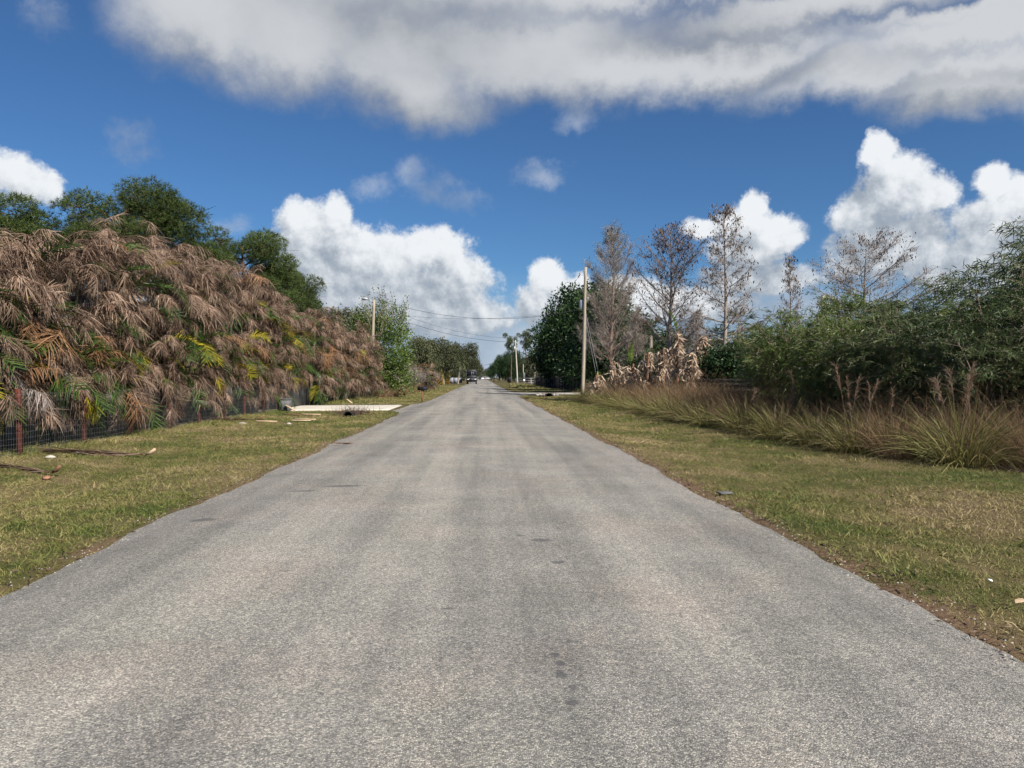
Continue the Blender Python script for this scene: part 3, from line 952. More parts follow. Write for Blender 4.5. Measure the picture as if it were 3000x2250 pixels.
for k in range(3):
    FROND['grey'].append(frond_mesh('frond_grey', M['frond_grey'], 160 + k, 1.25, 45 - 20 * k, 125, 42, 0.29, 0.9, 0.0, 0.85, 0.016, 0.12, 0.15 - 0.15 * k, 0.3, 0.75))
for k in range(4):
    FROND['yellow'].append(frond_mesh('frond_yellow', M['frond_yellow'], 170 + k, 1.35 + 0.08 * k, 50 - 12 * k, 80 + 12 * k, 34, 0.40, 0.25, 0.30, 0.8, 0.030, 0.2, 0.1 * (k % 3 - 1), 0.08))
for k in range(4):
    FROND['green'].append(frond_mesh('frond_green', M['frond_green'], 180 + k, 1.8 + 0.1 * k, 65 - 12 * k, 85 + 12 * k, 36, 0.48, 0.25, 0.30, 0.8, 0.030, 0.2, 0.1 * (k % 3 - 1), 0.08))

mb = MB()
zs = np.linspace(0, 1, 9)
mb.tube(np.column_stack([0.02 * np.sin(zs * 3), 0.015 * np.sin(zs * 4 + 1), zs]), np.linspace(0.045, 0.028, 9) * (1 + 0.08 * (np.arange(9) % 2)), 6)
STEM = mb.mesh('palm_stem', M['palm_stem'], True)


def areca(seed, x, y, H, label, group, front=1.0, live=1.0, nst=12, full=1.0, skirt=13, low=0.24):
    """a clumping feather palm: leaning stems, each with its own spray of fronds"""
    r = np.random.default_rng(seed)
    T = thing('areca_palm', label, 'palm', (x, y, float(ground_z(x, y)) - 0.03), 0, group)
    for k in range(nst):
        u = (k + 0.5) / nst
        # leaning out at every height, so the clump stands as a wall
        off = (0.75 if k % 3 == 0 else 0.35 if k % 3 == 1 else -0.45) + r.normal(0, 0.15) + (.15 if u < .35 else 0)
        h = H * (low + (.85 - low) * u) * r.uniform(0.92, 1.08)
        bx, by = off * 0.35 * front, r.normal(0, 0.25)
        tx, ty = off * front, by + r.normal(0, 0.35)
        dx, dy = tx - bx, ty - by
        Ls = math.sqrt(dx * dx + dy * dy + h * h)
        obj('stem', STEM, T, (bx, by, 0), (0, math.acos(h / Ls), math.atan2(dy, dx)), (1, 1, Ls))
        nf = int(round(8 * full))
        for q in range(nf):
            az = q * 2.4 + r.normal(0, 0.35)
            hb = h - 0.6 * r.random() ** 1.3
            # sprays lean towards the light over the verge
            ax, ay = math.cos(az) + (0.85 if hb < 0.8 * H else 0.35), math.sin(az) * 1.0
            az = math.atan2(ay, ax)
            lowf = hb < 0.40 * H
            v = r.random()
            if lowf:
                kind = 'yellow' if v < 0.15 * live else 'green' if v < 0.27 * live else 'grey' if v < 0.33 else 'hang' if v < 0.96 else 'rust'
            elif hb < 0.66 * H:
                kind = 'green' if v < 0.05 * live else 'yellow' if v < 0.07 * live else 'rust' if v < 0.09 else 'dead' if v < 0.25 else 'hang'
            else:
                kind = 'green' if v < 0.01 * live else 'rust' if v < 0.03 else 'hang' if v < .35 and hb < .8 * H else 'dead' if v < 0.97 else 'grey'
            me = FROND[kind][r.integers(len(FROND[kind]))]
            f = hb / h
            s = r.uniform(0.75, 1.25) * (0.75 if kind in ('yellow', 'green') and lowf else .72 if kind == 'grey' else 1.0)
            tilt = r.normal(0, 0.22)
            if not lowf and r.random() < 0.15:
                tilt -= 0.45        # some sprays still stand upright
            obj('frond', me, T, (bx + dx * f, by + dy * f, hb), (r.normal(0, 0.32), tilt, az), (s, s, s))
        # dark living fronds inside the clump
        for q in range(2):
            me = FROND['green'][r.integers(4)]
            obj('frond', me, T, (bx + dx * .3 - .3, by + dy * .5, h * (0.45 + .2 * q)), (r.normal(0, 0.2), 0.1, r.uniform(-2.6, 2.6)), (0.9, 0.9, 0.9))
    # short sprays hanging low over the fence, and leafy suckers filling the back of the clump
    for q in range(skirt):
        me = FROND['hang'][r.integers(8)]
        obj('frond', me, T, (0.5 + .5 * r.random(), r.uniform(-.8, .8), r.uniform(.6, 1.9)), (r.normal(0, .4), r.normal(0.05, .2), r.normal(0, .7)), tuple([r.uniform(.75, 1.05)] * 3))
    for q in range(5):
        me = FROND['green'][r.integers(4)]
        obj('frond', me, T, (-1.0 + .25 * r.normal(), r.uniform(-.8, .8), r.uniform(.1, 1.9)), (r.normal(0, .3), r.normal(-.2, .25), r.uniform(-3.1, 3.1)), (1.05, 1.05, 1.05))
    return T


ys = np.arange(11.0, 35.6, 1.5)
for i, y in enumerate(ys):
    areca(400 + i, -10.75 + 0.12 * math.sin(i * 2.1), y, float(np.interp(y, [11, 16, 21, 29, 36], [5.0, 5.35, 6.5, 7.1, 6.8])) + 0.2 * math.sin(i * 1.7), f'frost-browned areca palm, {ORD[i]} from the near end of the tall hedge', 'areca palms of the near hedge')
for i, (x, y, h) in enumerate(((-10.9, 36.3, 6.7), (-10.9, 38.1, 6.5), (-10.8, 39.8, 6.2))):
    areca(450 + i, x, y, h, ['browned areca palm overhanging the near side of the gate', 'browned areca palm above the middle of the gate', 'browned areca palm overhanging the far gate post'][i], 'areca palms of the near hedge', skirt=0, low=.30)
ys2 = np.arange(41.4, 57, 1.85)
for i, y in enumerate(ys2):
    areca(500 + i, -9.95 + 0.1 * math.sin(i * 2.1) + 0.10 * i, y, 6.0 - 0.15 * i, f'dead brown areca palm, {ORD[i]} past the gate in the farther hedge', 'areca palms of the far hedge', live=0.45, nst=10, full=.8, skirt=8)

# ------------------------------------------------------------------ broadleaf trees
def crown_points(r, lobes, n, shell=0.72):
    """points spread through a heap of uneven lobes, denser near the outside"""
    lobes = np.asarray(lobes, float)
    vol = lobes[:, 3] * lobes[:, 4] * lobes[:, 5]
    idx = r.choice(len(lobes), n, p=vol / vol.sum())
    d = r.normal(size=(n, 3))
    d /= np.linalg.norm(d, axis=1)[:, None]
    rad = shell + (1 - shell) * r.random(n) ** 0.6
    rad *= 1 + 0.10 * np.sin(d[:, 0] * 7 + idx) * np.sin(d[:, 2] * 6 + 2 * idx)
    p = lobes[idx, :3] + d * rad[:, None] * lobes[idx, 3:6]
    return p, d


def tree_wood(r, H, lobes, rad, mat, name='trunk', lean=0.0, fork=0.35, nmax=12, twigs=0):
    """tapered trunk with limbs that reach into the lobes"""
    mb = MB()
    zs = np.linspace(0, fork * H, 6)
    P = np.column_stack([lean * zs + 0.04 * H * np.sin(zs / H * 5) * 0.3, 0.02 * H * np.sin(zs / H * 4 + 1) * 0.4, zs])
    mb.tube(P, np.linspace(rad * 1.25, rad * 0.8, 6), 8)
    top = P[-1]
    for lb in list(lobes)[:nmax]:
        c = np.array(lb[:3])
        q = np.linspace(0, 1, 6)[:, None]
        mid_ = top + (c - top) * q
        mid_ += np.sin(q * math.pi) * np.array([r.normal(0, .3), r.normal(0, .3), 0.10 * H * r.random()])
        mb.tube(mid_, np.linspace(rad * 0.55, rad * 0.12, 6), 5, False)
        m_ = 5 + twigs
        e = c + r.normal(size=(m_, 3)) * np.array(lb[3:6]) * 0.5
        s0 = mid_[3 + r.integers(0, 3, m_)]
        mb.prisms(s0, e, rad * 0.16, rad * 0.04)
    return mb.mesh(name, mat, True)


def leafy_tree(seed, H, Wd, nleaf, lsize, base=0.3, nl=10, flat=1.0, shell=0.6, clump=0.35, droop=0.0):
    """returns crown geometry and lobes for a rounded, uneven crown"""
    r = np.random.default_rng(seed)
    lobes = []
    for k in range(nl):
        a = k * 2.4 + r.normal(0, .3)
        v = (k + 0.5) / nl
        rr = Wd / 2 * (0.62 * math.sqrt(max(0.05, 1 - (2 * v - 0.85) ** 2))) * r.uniform(0.6, 1.05)
        lx, ly = math.cos(a) * rr, math.sin(a) * rr
        lz = H * (base + (0.93 - base) * v)
        s = Wd * r.uniform(0.12, 0.27)
        lobes.append((lx, ly, lz, s, s, s * 0.8 * flat))
    lobes.append((0, 0, H * (base + 1) / 2, Wd * .27, Wd * .27, H * (1 - base) * .36))
    cl, d = crown_points(r, lobes, max(30, nleaf // 9), shell)
    idx = r.integers(0, len(cl), nleaf)
    p = cl[idx] + r.normal(size=(nleaf, 3)) * clump
    dd = d[idx] * 0.5 + r.normal(size=(nleaf, 3)) * 0.8
    dd[:, 2] += 0.15 - droop
    mb = MB().leaves(p, dd, lsize * r.uniform(0.6, 1.3, nleaf), lsize * 0.62 * r.uniform(0.7, 1.2, nleaf), r)
    return mb, lobes, r


def place_tree(name, label, cat, loc, wood, crown, scale=1.0, rz=0.0, group=None, sz=None):
    T = thing(name, label, cat, loc, rz, group, (scale, scale, sz or scale))
    obj('trunk', wood, T)
    obj('crown', crown, T)
    return T


# dark live oaks and their kin; several shapes shared by the farther trees
OAK = []
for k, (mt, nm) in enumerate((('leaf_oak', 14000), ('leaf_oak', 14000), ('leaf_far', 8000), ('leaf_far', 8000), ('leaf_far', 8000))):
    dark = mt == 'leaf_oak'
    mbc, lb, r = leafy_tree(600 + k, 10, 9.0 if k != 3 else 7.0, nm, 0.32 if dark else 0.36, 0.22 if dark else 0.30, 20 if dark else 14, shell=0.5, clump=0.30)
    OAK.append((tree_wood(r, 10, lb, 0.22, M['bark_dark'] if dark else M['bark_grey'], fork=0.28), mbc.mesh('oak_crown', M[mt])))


def oak(k, px, Y, top, label, wpx=None, group=None, rz=0.0, name='oak_tree', wide=1.0):
    H = zat(top, Y)
    s = H / 10.0
    T = place_tree(name, label, 'tree', (at(px, Y), Y, -0.1), *OAK[k], scale=s * wide, rz=rz, group=group, sz=s)
    return T


GR = 'big dark oaks on the right'
oak(0, 1768, 72, 822, 'dark dense oak behind the first bare cypress, right of the utility pole', group=GR, rz=0.3, wide=1.05)
oak(1, 1680, 86, 842, 'tall dark glossy oak standing just left of the utility pole', group=GR, rz=1.2, wide=0.82)
oak(0, 1622, 108, 895, 'dark oak at the road end of the black board fence', group=GR, rz=2.2, wide=0.72)
oak(1, 1740, 100, 860, 'dark oak filling the gap behind the utility pole', group=GR, rz=4.0, wide=0.9)
oak(1, 1880, 78, 950, 'low dark oak crown behind the tallest dead banana leaves', group=GR, rz=2.6, wide=1.5)
oak(0, 1975, 84, 962, 'low dark oak between the second and third bare cypress', group=GR, rz=5.0, wide=1.6)
GF = 'trees along the far road'
oak(2, 1222, 96, 985, 'thin grey-green tree rising behind the leafy roadside tree, left', group=GF, rz=0.5)
oak(3, 1262, 118, 1000, 'grey-green oak left of the feather date palm, far left', group=GF, rz=1.9)
oak(4, 1300, 150, 1002, 'rounded grey-green oak right behind the date palm', group=GF, rz=3.0)
oak(2, 1338, 182, 1005, 'dark rounded oak behind the leaning palm trunk', group=GF, rz=4.2, wide=0.9)
oak(4, 1374, 190, 1013, 'olive oak overhanging the road behind the black truck', group=GF, rz=0.9, wide=0.85)
oak(3, 1393, 250, 1050, 'oak ending the left tree line above the truck roof', group=GF, rz=2.0, wide=1.0)
oak(2, 1404, 360, 1075, 'small far tree left of where the road vanishes', group=GF, rz=5.1)
oak(4, 1424, 480, 1082, 'farthest small dark tree at the end of the road', group=GF, rz=1.1)
oak(0, 1441, 390, 1066, 'small dark far tree, first right of the road end', group=GF, rz=2.2, wide=0.8)
oak(1, 1462, 300, 1042, 'dark tree behind the far white poles, right', group=GF, rz=0.2, wide=0.8)
oak(0, 1488, 262, 1028, 'taller dark tree behind the far poles, right of road', group=GF, rz=3.3, wide=0.8)
oak(1, 1512, 215, 1030, 'dark tree right behind the slim pole with pines', group=GF, rz=4.4, wide=0.8)
oak(2, 1556, 170, 1040, 'dim undergrowth tree below the two flat-topped pines', group=GF, rz=1.4, wide=1.1)
oak(3, 1600, 150, 1020, 'dim grey tree behind the cabbage palm, right', group=GF, rz=5.4, wide=1.1)
# far belt behind the right-hand shrubs
GB = 'low far trees beyond the right shrubs'
for k, (px, Y, top) in enumerate(((2060, 100, 985), (2180, 110, 995), (2290, 125, 1035), (2400, 130, 1040), (2520, 120, 1030))):
    oak(2 + k % 3, px, Y, top, f'low far grey-green tree, {ORD[k]} counted rightwards from the third bare cypress', group=GB, rz=k * 1.3, wide=1.8)
GL = 'far trees behind the palm hedge'
oak(1, 905, 66, 893, 'dark round tree filling the gap above the gate between both palm hedges', group=GL, rz=.7, wide=.8)
for k, (px, Y, top) in enumerate(((1030, 80, 905), (960, 75, 915))):
    oak(2 + k, px, Y, top, ['thin tree top peeping over the farther palm hedge beside the lamp pole', 'sparse tree top peeping over the middle of the farther palm hedge'][k], group=GL, rz=k)

# leafy roadside tree on the left, with thin upright shoots
r = np.random.default_rng(640)
lob = [(0, 0, 3.4, 1.9, 1.9, 2.3), (0, 0, 1.6, 1.5, 1.5, 1.5), (0.9, -0.3, 2.2, 1.3, 1.4, 1.6), (-0.8, 0.3, 4.6, 1.3, 1.3, 1.6), (0.6, 0.2, 5.0, 1.2, 1.2, 1.5), (1.3, -0.4, 1.1, 0.9, 1.0, 1.0), (-1.0, 0, 2.0, 1.2, 1.2, 1.6)]
cl, d = crown_points(r, lob, 1300, 0.4)
n = 17000
idx = r.integers(0, len(cl), n)
p = cl[idx] + r.normal(size=(n, 3)) * 0.2
mb = MB().leaves(p, d[idx] + r.normal(size=(n, 3)) * 0.8, 0.15 * r.uniform(.6, 1.3, n), 0.085, r)
sh = MB()
for k in range(46):
    a, rr = r.uniform(0, 6.28), 1.7 * math.sqrt(r.random())
    b0 = np.array([rr * math.cos(a) * 0.8, rr * math.sin(a) * 0.8, 4.6 + r.random()])
    h = r.uniform(1.4, 3.0) * (1.05 - 0.25 * rr)
    tip = b0 + np.array([b0[0] * 0.35 + r.normal(0, .15), b0[1] * 0.3, h])
    q = np.linspace(0, 1, 5)[:, None]
    sh.tube(b0 + (tip - b0) * q + np.array([0.12, 0, 0]) * np.sin(q * 3), np.linspace(.022, .008, 5), 4, False)
    m_ = 34
    tt = r.random((m_, 1)) ** 0.8
    pp = b0 + (tip - b0) * tt + r.normal(size=(m_, 3)) * 0.13
    mb.leaves(pp, r.normal(size=(m_, 3)) + np.array([0, 0, .3]), 0.15 * r.uniform(.6, 1.2, m_), 0.075, r)
wood = tree_wood(r, 8, lob, 0.11, M['bark_grey'], fork=0.15, twigs=8)
GT = thing('leafy_tree', 'bright leafy roadside tree with upright shoots beside the street lamp pole', 'tree', (at(1122, 60), 60, 0), 0, None, (1.25, 1.25, 1.12))
obj('trunk', wood, GT)
obj('crown', mb.mesh('crown', M['leaf_bright']), GT)
obj('upright_shoots', sh.mesh('upright_shoots', M['twig_grey'], True), GT)

# vine-covered bush beside the gate
r = np.random.default_rng(650)
lob = [(0, 0, 0.9, .35, .5, .8), (0.1, .2, 1.5, .4, .6, .4), (0, -.3, .5, .3, .4, .45)]
cl, d = crown_points(r, lob, 260, 0.5)
idx = r.integers(0, 260, 1900)
mb = MB().leaves(cl[idx] + r.normal(size=(1900, 3)) * .08, d[idx] + r.normal(size=(1900, 3)), .10 * r.uniform(.6, 1.2, 1900), .075, r)
vb = thing('vine_bush', 'leafy green vine bush climbing beside the dark gate post', 'bush', (-9.15, 41.6, 0))
obj('foliage', mb.mesh('foliage', M['leaf_bright']), vb)
obj('stem', tree_wood(r, 1.6, lob, .03, M['twig_grey'], 'stem', fork=.2), vb)
# small glossy bush above the black fence
vb2 = thing('glossy_bush', 'small bright green bush showing above the black board fence', 'bush', (at(1638, 112), 112, 0.9), 0, None, (2.4, 2.4, 1.8))
obj('foliage', mb.mesh('foliage', M['leaf_bright']), vb2)
obj('stem', tree_wood(r, 1.6, lob, .03, M['twig_grey'], 'stem', fork=.2), vb2)

# ------------------------------------------------------------------ pines
def pine(seed, H, Wd, base, ntuft, needle=0.26, per=16, flat=False, rad=0.2, npuff=26):
    """tall bare trunk, crooked limbs, each ending in a rounded puff of needle tufts"""
    r = np.random.default_rng(seed)
    tr = MB()
    zs = np.linspace(0, H * 0.9, 10)
    tp = np.column_stack([0.25 * np.sin(zs / H * 3 + seed), 0.2 * np.sin(zs / H * 2.4), zs])
    tr.tube(tp, np.linspace(rad * 1.15, rad * 0.3, 10), 8)
    puffs = []
    for k in range(npuff):
        u = (k + r.random() * .8) / npuff
        zc = H * (base + (0.93 - base) * u)
        a = k * 2.4 + r.normal(0, .35)
        prof = math.sqrt(max(0.02, 1 - (1.25 * u - 0.35) ** 2)) if not flat else (0.35 + 0.6 * u)
        ln = Wd / 2 * prof * r.uniform(0.35, 0.86)
        z0 = zc - ln * r.uniform(.15, .5) - .3
        c_ = np.array([math.cos(a) * ln, math.sin(a) * ln, zc])
        p0 = np.array([np.interp(z0, zs, tp[:, 0]), np.interp(z0, zs, tp[:, 1]), min(z0, zs[-1])])
        q = np.linspace(0, 1, 6)[:, None]
        path = p0 + (c_ - p0) * q + np.array([r.normal(0, .12), r.normal(0, .12), -0.10 * ln]) * np.sin(q * math.pi)
        tr.tube(path, np.linspace(rad * 0.32, rad * 0.10, 6), 5, False)
        ps = r.uniform(.75, 1.25) * Wd / 8.6 * (1.1 if not flat else .9)
        puffs.append((*c_, ps * 1.15, ps * 1.15, ps * .8))
        e = c_ + r.normal(size=(9, 3)) * np.array([ps, ps, ps * .5]) * .6
        tr.prisms(path[3 + r.integers(0, 3, 9)], e, rad * .10, rad * .04)
    c, d = crown_points(r, puffs, ntuft, .42)
    keep = r.random(ntuft) < np.where(d[:, 2] < -.3, .45, 1.0)
    c, d = c[keep], d[keep]
    P = np.repeat(c, per, 0)
    dn = r.normal(size=(len(P), 3)) * .8 + np.repeat(d, per, 0) * .7
    dn[:, 2] += .35
    nd = MB()
    n = len(P)
    nd.strips(P, dn, needle * r.uniform(.7, 1.2, n), 0.028, r, r.normal(size=(n, 3)) * .12, 1)
    return tr.mesh('pine_trunk', M['bark_pine'], True), nd.mesh('pine_needles', M['needles'])


PN = [pine(700, 13.2, 9.0, 0.60, 13000, .27, 12, npuff=30), pine(701, 10.6, 7.6, 0.50, 11000, .25, 12, npuff=26), pine(702, 12.5, 6.0, 0.62, 1900, 0.34, 12, True, 0.17, 14)]
GP = 'slash pines behind the palm hedge'


def put_pine(k, px, Y, top, H0, label, rz=0.0, wide=1.0, group=GP):
    s = zat(top, Y) / H0
    T = thing('pine_tree', label, 'tree', (at(px, Y), Y, -0.1), rz, group, (s * wide, s * wide, s))
    obj('trunk', PN[k][0], T)
    obj('crown', PN[k][1], T)


put_pine(0, 385, 46, 535, 13.4, 'largest slash pine with domed crown above the left palm hedge', 0.4, 1.22)
put_pine(1, 30, 42, 572, 10.9, 'leftmost slash pine crown cut by the picture edge', 1.5, 1.05)
put_pine(1, 715, 50, 655, 10.9, 'smaller slash pine right of the big one, above the hedge', 2.9, 1.12)
put_pine(0, 830, 56, 770, 13.4, 'lowest slash pine crown sloping down to the end of the near hedge', 4.0, 1.05)
put_pine(2, 1500, 165, 962, 12.9, 'slim flat-topped pine beside the roadside pole, right', 0.3, 0.8, 'flat-topped far pines')
put_pine(2, 1542, 172, 946, 12.9, 'taller flat-topped pine with bare pale trunk, right', 2.3, 0.95, 'flat-topped far pines')

# ------------------------------------------------------------------ bare cypresses
def cypress(seed, H, Wd, first, nb, up, leafn, lsize, feathery=False, rad=0.16, droop=0.0, wide_top=False):
    r = np.random.default_rng(seed)
    tr, tw = MB(), MB()
    zs = np.linspace(0, H, 12)
    tp = np.column_stack([0.10 * np.sin(zs * .5 + seed), 0.08 * np.sin(zs * .4), zs])
    tr.tube(tp, rad * (1 - (zs / H) ** 1.1) * 1.0 + 0.014 + 0.35 * rad * np.exp(-zs / 0.5), 8)
    A, B, r0, r1, tips = [], [], [], [], []
    for k in range(nb):
        u = (k + r.random() * 0.8) / nb
        z0 = H * (first + (0.985 - first) * u)
        a = k * 2.4 + r.normal(0, .3)
        ln = Wd / 2 * ((1 - u) ** 0.75 * (0.35 + 0.65 * min(1, u * 5 + .55)) + 0.07) * r.uniform(.65, 1.1)
        if wide_top:
            ln = Wd / 2 * (0.25 + 0.85 * math.sin(min(1, (1 - u) * 1.05) * math.pi * 0.62)) * r.uniform(.7, 1.05)
        e0 = R(up) + 0.5 * u * (0.6 if wide_top else 1) + r.normal(0, .1)
        p0 = np.array([np.interp(z0, zs, tp[:, 0]), np.interp(z0, zs, tp[:, 1]), z0])
        q = np.linspace(0, 1, 7)
        el_ = e0 + (0.35 if not droop else 0.1) * q
        path = [p0]
        for j in range(6):
            dv = np.array([math.cos(a) * math.cos(el_[j]), math.sin(a) * math.cos(el_[j]), math.sin(el_[j])])
            path.append(path[-1] + dv * ln / 6 + r.normal(0, ln * 0.012, 3))
        path = np.array(path)
        br = max(0.012, rad * 0.42 * (1 - u) ** .8 * ln / (Wd / 2))
        tr.tube(path, np.linspace(br, 0.007, 7), 5, False)
        ns = int(8 + ln * (6.5 if not feathery else 8))
        for j in range(ns):
            f = r.uniform(.15, 1.0)
            s0 = np.array([np.interp(f, q, path[:, c]) for c in range(3)])
            aa = a + r.choice([-1, 1]) * r.uniform(.35, 1.15)
            l2 = ln * r.uniform(.16, .42) * (1.15 - .6 * f) + .12
            ee = e0 * 0.7 + r.normal(0.2 if feathery else 0.05, .3)
            dv = np.array([math.cos(aa) * math.cos(ee), math.sin(aa) * math.cos(ee), math.sin(ee)])
            m1 = s0 + dv * l2 * .5
            m2 = m1 + (dv + np.array([0, 0, .25 if feathery else -.05]) + r.normal(0, .15, 3)) * l2 * .5
            A += [s0, m1]; B += [m1, m2]; r0 += [.011, .008]; r1 += [.008, .005]
            for c in range(5 if not feathery else 8):
                g_ = r.uniform(.2, 1)
                b0 = s0 + (m2 - s0) * g_
                d3 = dv * .6 + r.normal(0, .6, 3) + np.array([0, 0, .35 if feathery else 0])
                d3 /= np.linalg.norm(d3)
                e3 = b0 + d3 * r.uniform(.15, .42) * (1.2 if feathery else 1)
                A.append(b0); B.append(e3); r0.append(.006); r1.append(.003)
                tips.append(e3)
    tw.prisms(A, B, np.array(r0), np.array(r1))
    tips = np.array(tips)
    lf = None
    if leafn:
        wgt = np.clip((tips[:, 2] / H - first * 0.9), 0.02, 1) ** 1.4
        idx = r.choice(len(tips), leafn, p=wgt / wgt.sum())
        p = tips[idx] + r.normal(size=(leafn, 3)) * .06
        d = np.column_stack([r.normal(0, .35, leafn), r.normal(0, .35, leafn), -np.ones(leafn)]) if not feathery else r.normal(size=(leafn, 3)) + np.array([0, 0, .4])
        lf = MB().leaves(p, d, lsize * r.uniform(.5, 1.25, leafn), lsize * (.34 if not feathery else .16) * r.uniform(.7, 1.3, leafn), r)
    return tr, tw, lf


def put_cypress(px, Y, top, label, seed, Wd, first, nb, up, leafn, lsize, feathery=False, rad=0.16, bark='bark_grey', twig='twig_grey', lmat='leaf_brown', wide_top=False, extra=None):
    H = zat(top, Y)
    tr, tw, lf = cypress(seed, H, Wd, first, nb, up, leafn, lsize, feathery, rad, wide_top=wide_top)
    T = thing('bare_cypress', label, 'tree', (at(px, Y), Y, -0.05), 0, 'bare winter cypresses on the right')
    obj('trunk', tr.mesh('trunk', M[bark], True), T)
    obj('twigs', tw.mesh('twigs', M[twig]), T)
    if lf:
        obj('dead_leaves', lf.mesh('dead_leaves', M[lmat]), T)
    return T


put_cypress(1793, 58, 676, 'feathery grey bare cypress nearest the utility pole, with reddish trunk', 801, 7.2, 0.14, 50, 36, 1800, 0.22, True, 0.17, 'bark_red', 'twig_grey', 'leaf_fine', wide_top=True)
put_cypress(1962, 45, 678, 'bare forking cypress with brown leaf tassels behind the dead bananas', 802, 7.2, 0.27, 38, 34, 1500, 0.20, False, 0.17, 'bark_grey', 'twig_brown', wide_top=True)
put_cypress(2122, 42, 596, 'tallest slender bare cypress with sparse dark leaves at its tip', 803, 6.6, 0.24, 40, 12, 800, 0.22, False, 0.15)
put_cypress(2316, 50, 742, 'thin small bare cypress rising alone above the green shrubs', 804, 3.8, 0.25, 28, 40, 320, 0.22, False, 0.085)
put_cypress(2535, 52, 700, 'broad umbrella-shaped bare cypress above the right-hand shrubs', 805, 9.8, 0.36, 34, 18, 1000, 0.22, False, 0.19, wide_top=True)
put_cypress(2045, 56, 915, 'low tangle of bare grey branches between the second and third cypress', 806, 5.5, 0.2, 34, 45, 200, 0.2, False, 0.08)
put_cypress(1868, 52, 930, 'low tangle of bare twigs right of the first cypress trunk', 807, 5.0, 0.15, 34, 40, 150, 0.2, False, 0.08)

# the far wood closing the view beyond the verges: one mass
r = np.random.default_rng(860)
n = 15000
Yf = r.uniform(230, 640, n)
sd = np.where(r.random(n) < .5, -1, 1)
Xf = sd * (14 + 110 * r.random(n) ** 1.4)
zt = 5.5 + 2.5 * np.sin(Xf * .21 + Yf * .05) + 1.5 * np.sin(Xf * .5 - Yf * .11)
Zf = zt * r.random(n) ** .7
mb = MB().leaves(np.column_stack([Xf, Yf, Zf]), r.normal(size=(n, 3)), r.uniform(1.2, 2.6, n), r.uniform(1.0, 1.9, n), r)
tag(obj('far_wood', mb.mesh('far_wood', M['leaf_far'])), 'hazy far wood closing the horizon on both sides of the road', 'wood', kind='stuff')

# ------------------------------------------------------------------ willow-leaved shrubs on the right
def wattle(seed, H, Wd, nstem, ntwig, per, leaf, wleaf, mat, hang=0.6, base=0.1):
    """many-stemmed shrub: arching branches, twigs lined with long narrow curved leaves"""
    r = np.random.default_rng(seed)
    wood = MB()
    pts, dirs = [], []
    for k in range(nstem):
        a = k * 2.4 + r.normal(0, .4)
        lean = r.uniform(0.15, 1.0)
        h = H * r.uniform(.72, 1.0) * (1.08 - .30 * lean)
        end = np.array([math.cos(a) * Wd / 2 * lean * .9, math.sin(a) * Wd / 2 * lean * .9, h])
        q = np.linspace(0, 1, 8)[:, None]
        path = np.concatenate([end[:2] * q ** 1.3 + r.normal(0, .04, (8, 2)), h * q], 1)
        wood.tube(path, np.linspace(.03, .008, 8), 5, False)
        for j in range(ntwig // nstem):
            f = r.uniform(base, 1.0) ** 0.75
            s0 = np.array([np.interp(f, q[:, 0], path[:, c]) for c in range(3)])
            aa = a + r.normal(0, 1.3)
            l2 = r.uniform(.35, .95) * (1.15 - .45 * f) * Wd / 3.2
            ee = r.uniform(.0, .9)
            dv = np.array([math.cos(aa) * math.cos(ee), math.sin(aa) * math.cos(ee), math.sin(ee)])
            m1 = s0 + dv * l2 * .6
            m2 = m1 + (dv + np.array([0, 0, -.7 * hang])) * l2 * .5
            pts.append((s0, m1, m2))
    pts = np.array(pts)
    wood.prisms(pts[:, 0], pts[:, 1], .008, .005)
    wood.prisms(pts[:, 1], pts[:, 2], .005, .003)
    n = len(pts) * per
    idx = np.repeat(np.arange(len(pts)), per)
    f = r.random(n) * 1.25 + .15
    a_, b_, c_ = pts[idx, 0], pts[idx, 1], pts[idx, 2]
    ff = f[:, None]
    p = np.where(ff < .7, a_ + (b_ - a_) * ff / .7, b_ + (c_ - b_) * (ff - .7) / .7)
    p += r.normal(0, .035, p.shape)
    d = (b_ - a_) / (np.linalg.norm(b_ - a_, axis=1)[:, None] + 1e-6) * .7 + r.normal(0, .55, (n, 3))
    d[:, 2] -= .25 * hang
    bend = r.normal(0, .14, (n, 3))
    bend[:, 2] -= .55 * hang * r.uniform(.4, 1.2, n)
    lf = MB().strips(p, d, leaf * r.uniform(.6, 1.25, n), wleaf * r.uniform(.7, 1.3, n), r, bend, 2)
    return wood.mesh('branches', M['twig_brown'], True), lf.mesh('foliage', M[mat])


WT = {'big': wattle(901, 4.7, 4.6, 16, 640, 30, .19, .024, 'leaf_wattle', .75),
      'grey': wattle(902, 4.6, 4.2, 16, 560, 32, .175, .020, 'leaf_wattle', .9),
      'light': wattle(903, 3.4, 3.8, 14, 560, 32, .15, .019, 'leaf_wattle_light', .5),
      'fine': wattle(904, 3.2, 3.6, 14, 520, 34, .115, .016, 'leaf_wattle_light', .4)}
GW = 'narrow-leaved shrubs behind the tall grass'


def shrub(kind, x, y, s, label, rz=0.0, sz=None):
    T = thing('narrow_leaved_shrub', label, 'shrub', (x, y, -0.05), rz, GW, (s, s, sz or s))
    obj('branches', WT[kind][0], T)
    obj('foliage', WT[kind][1], T)


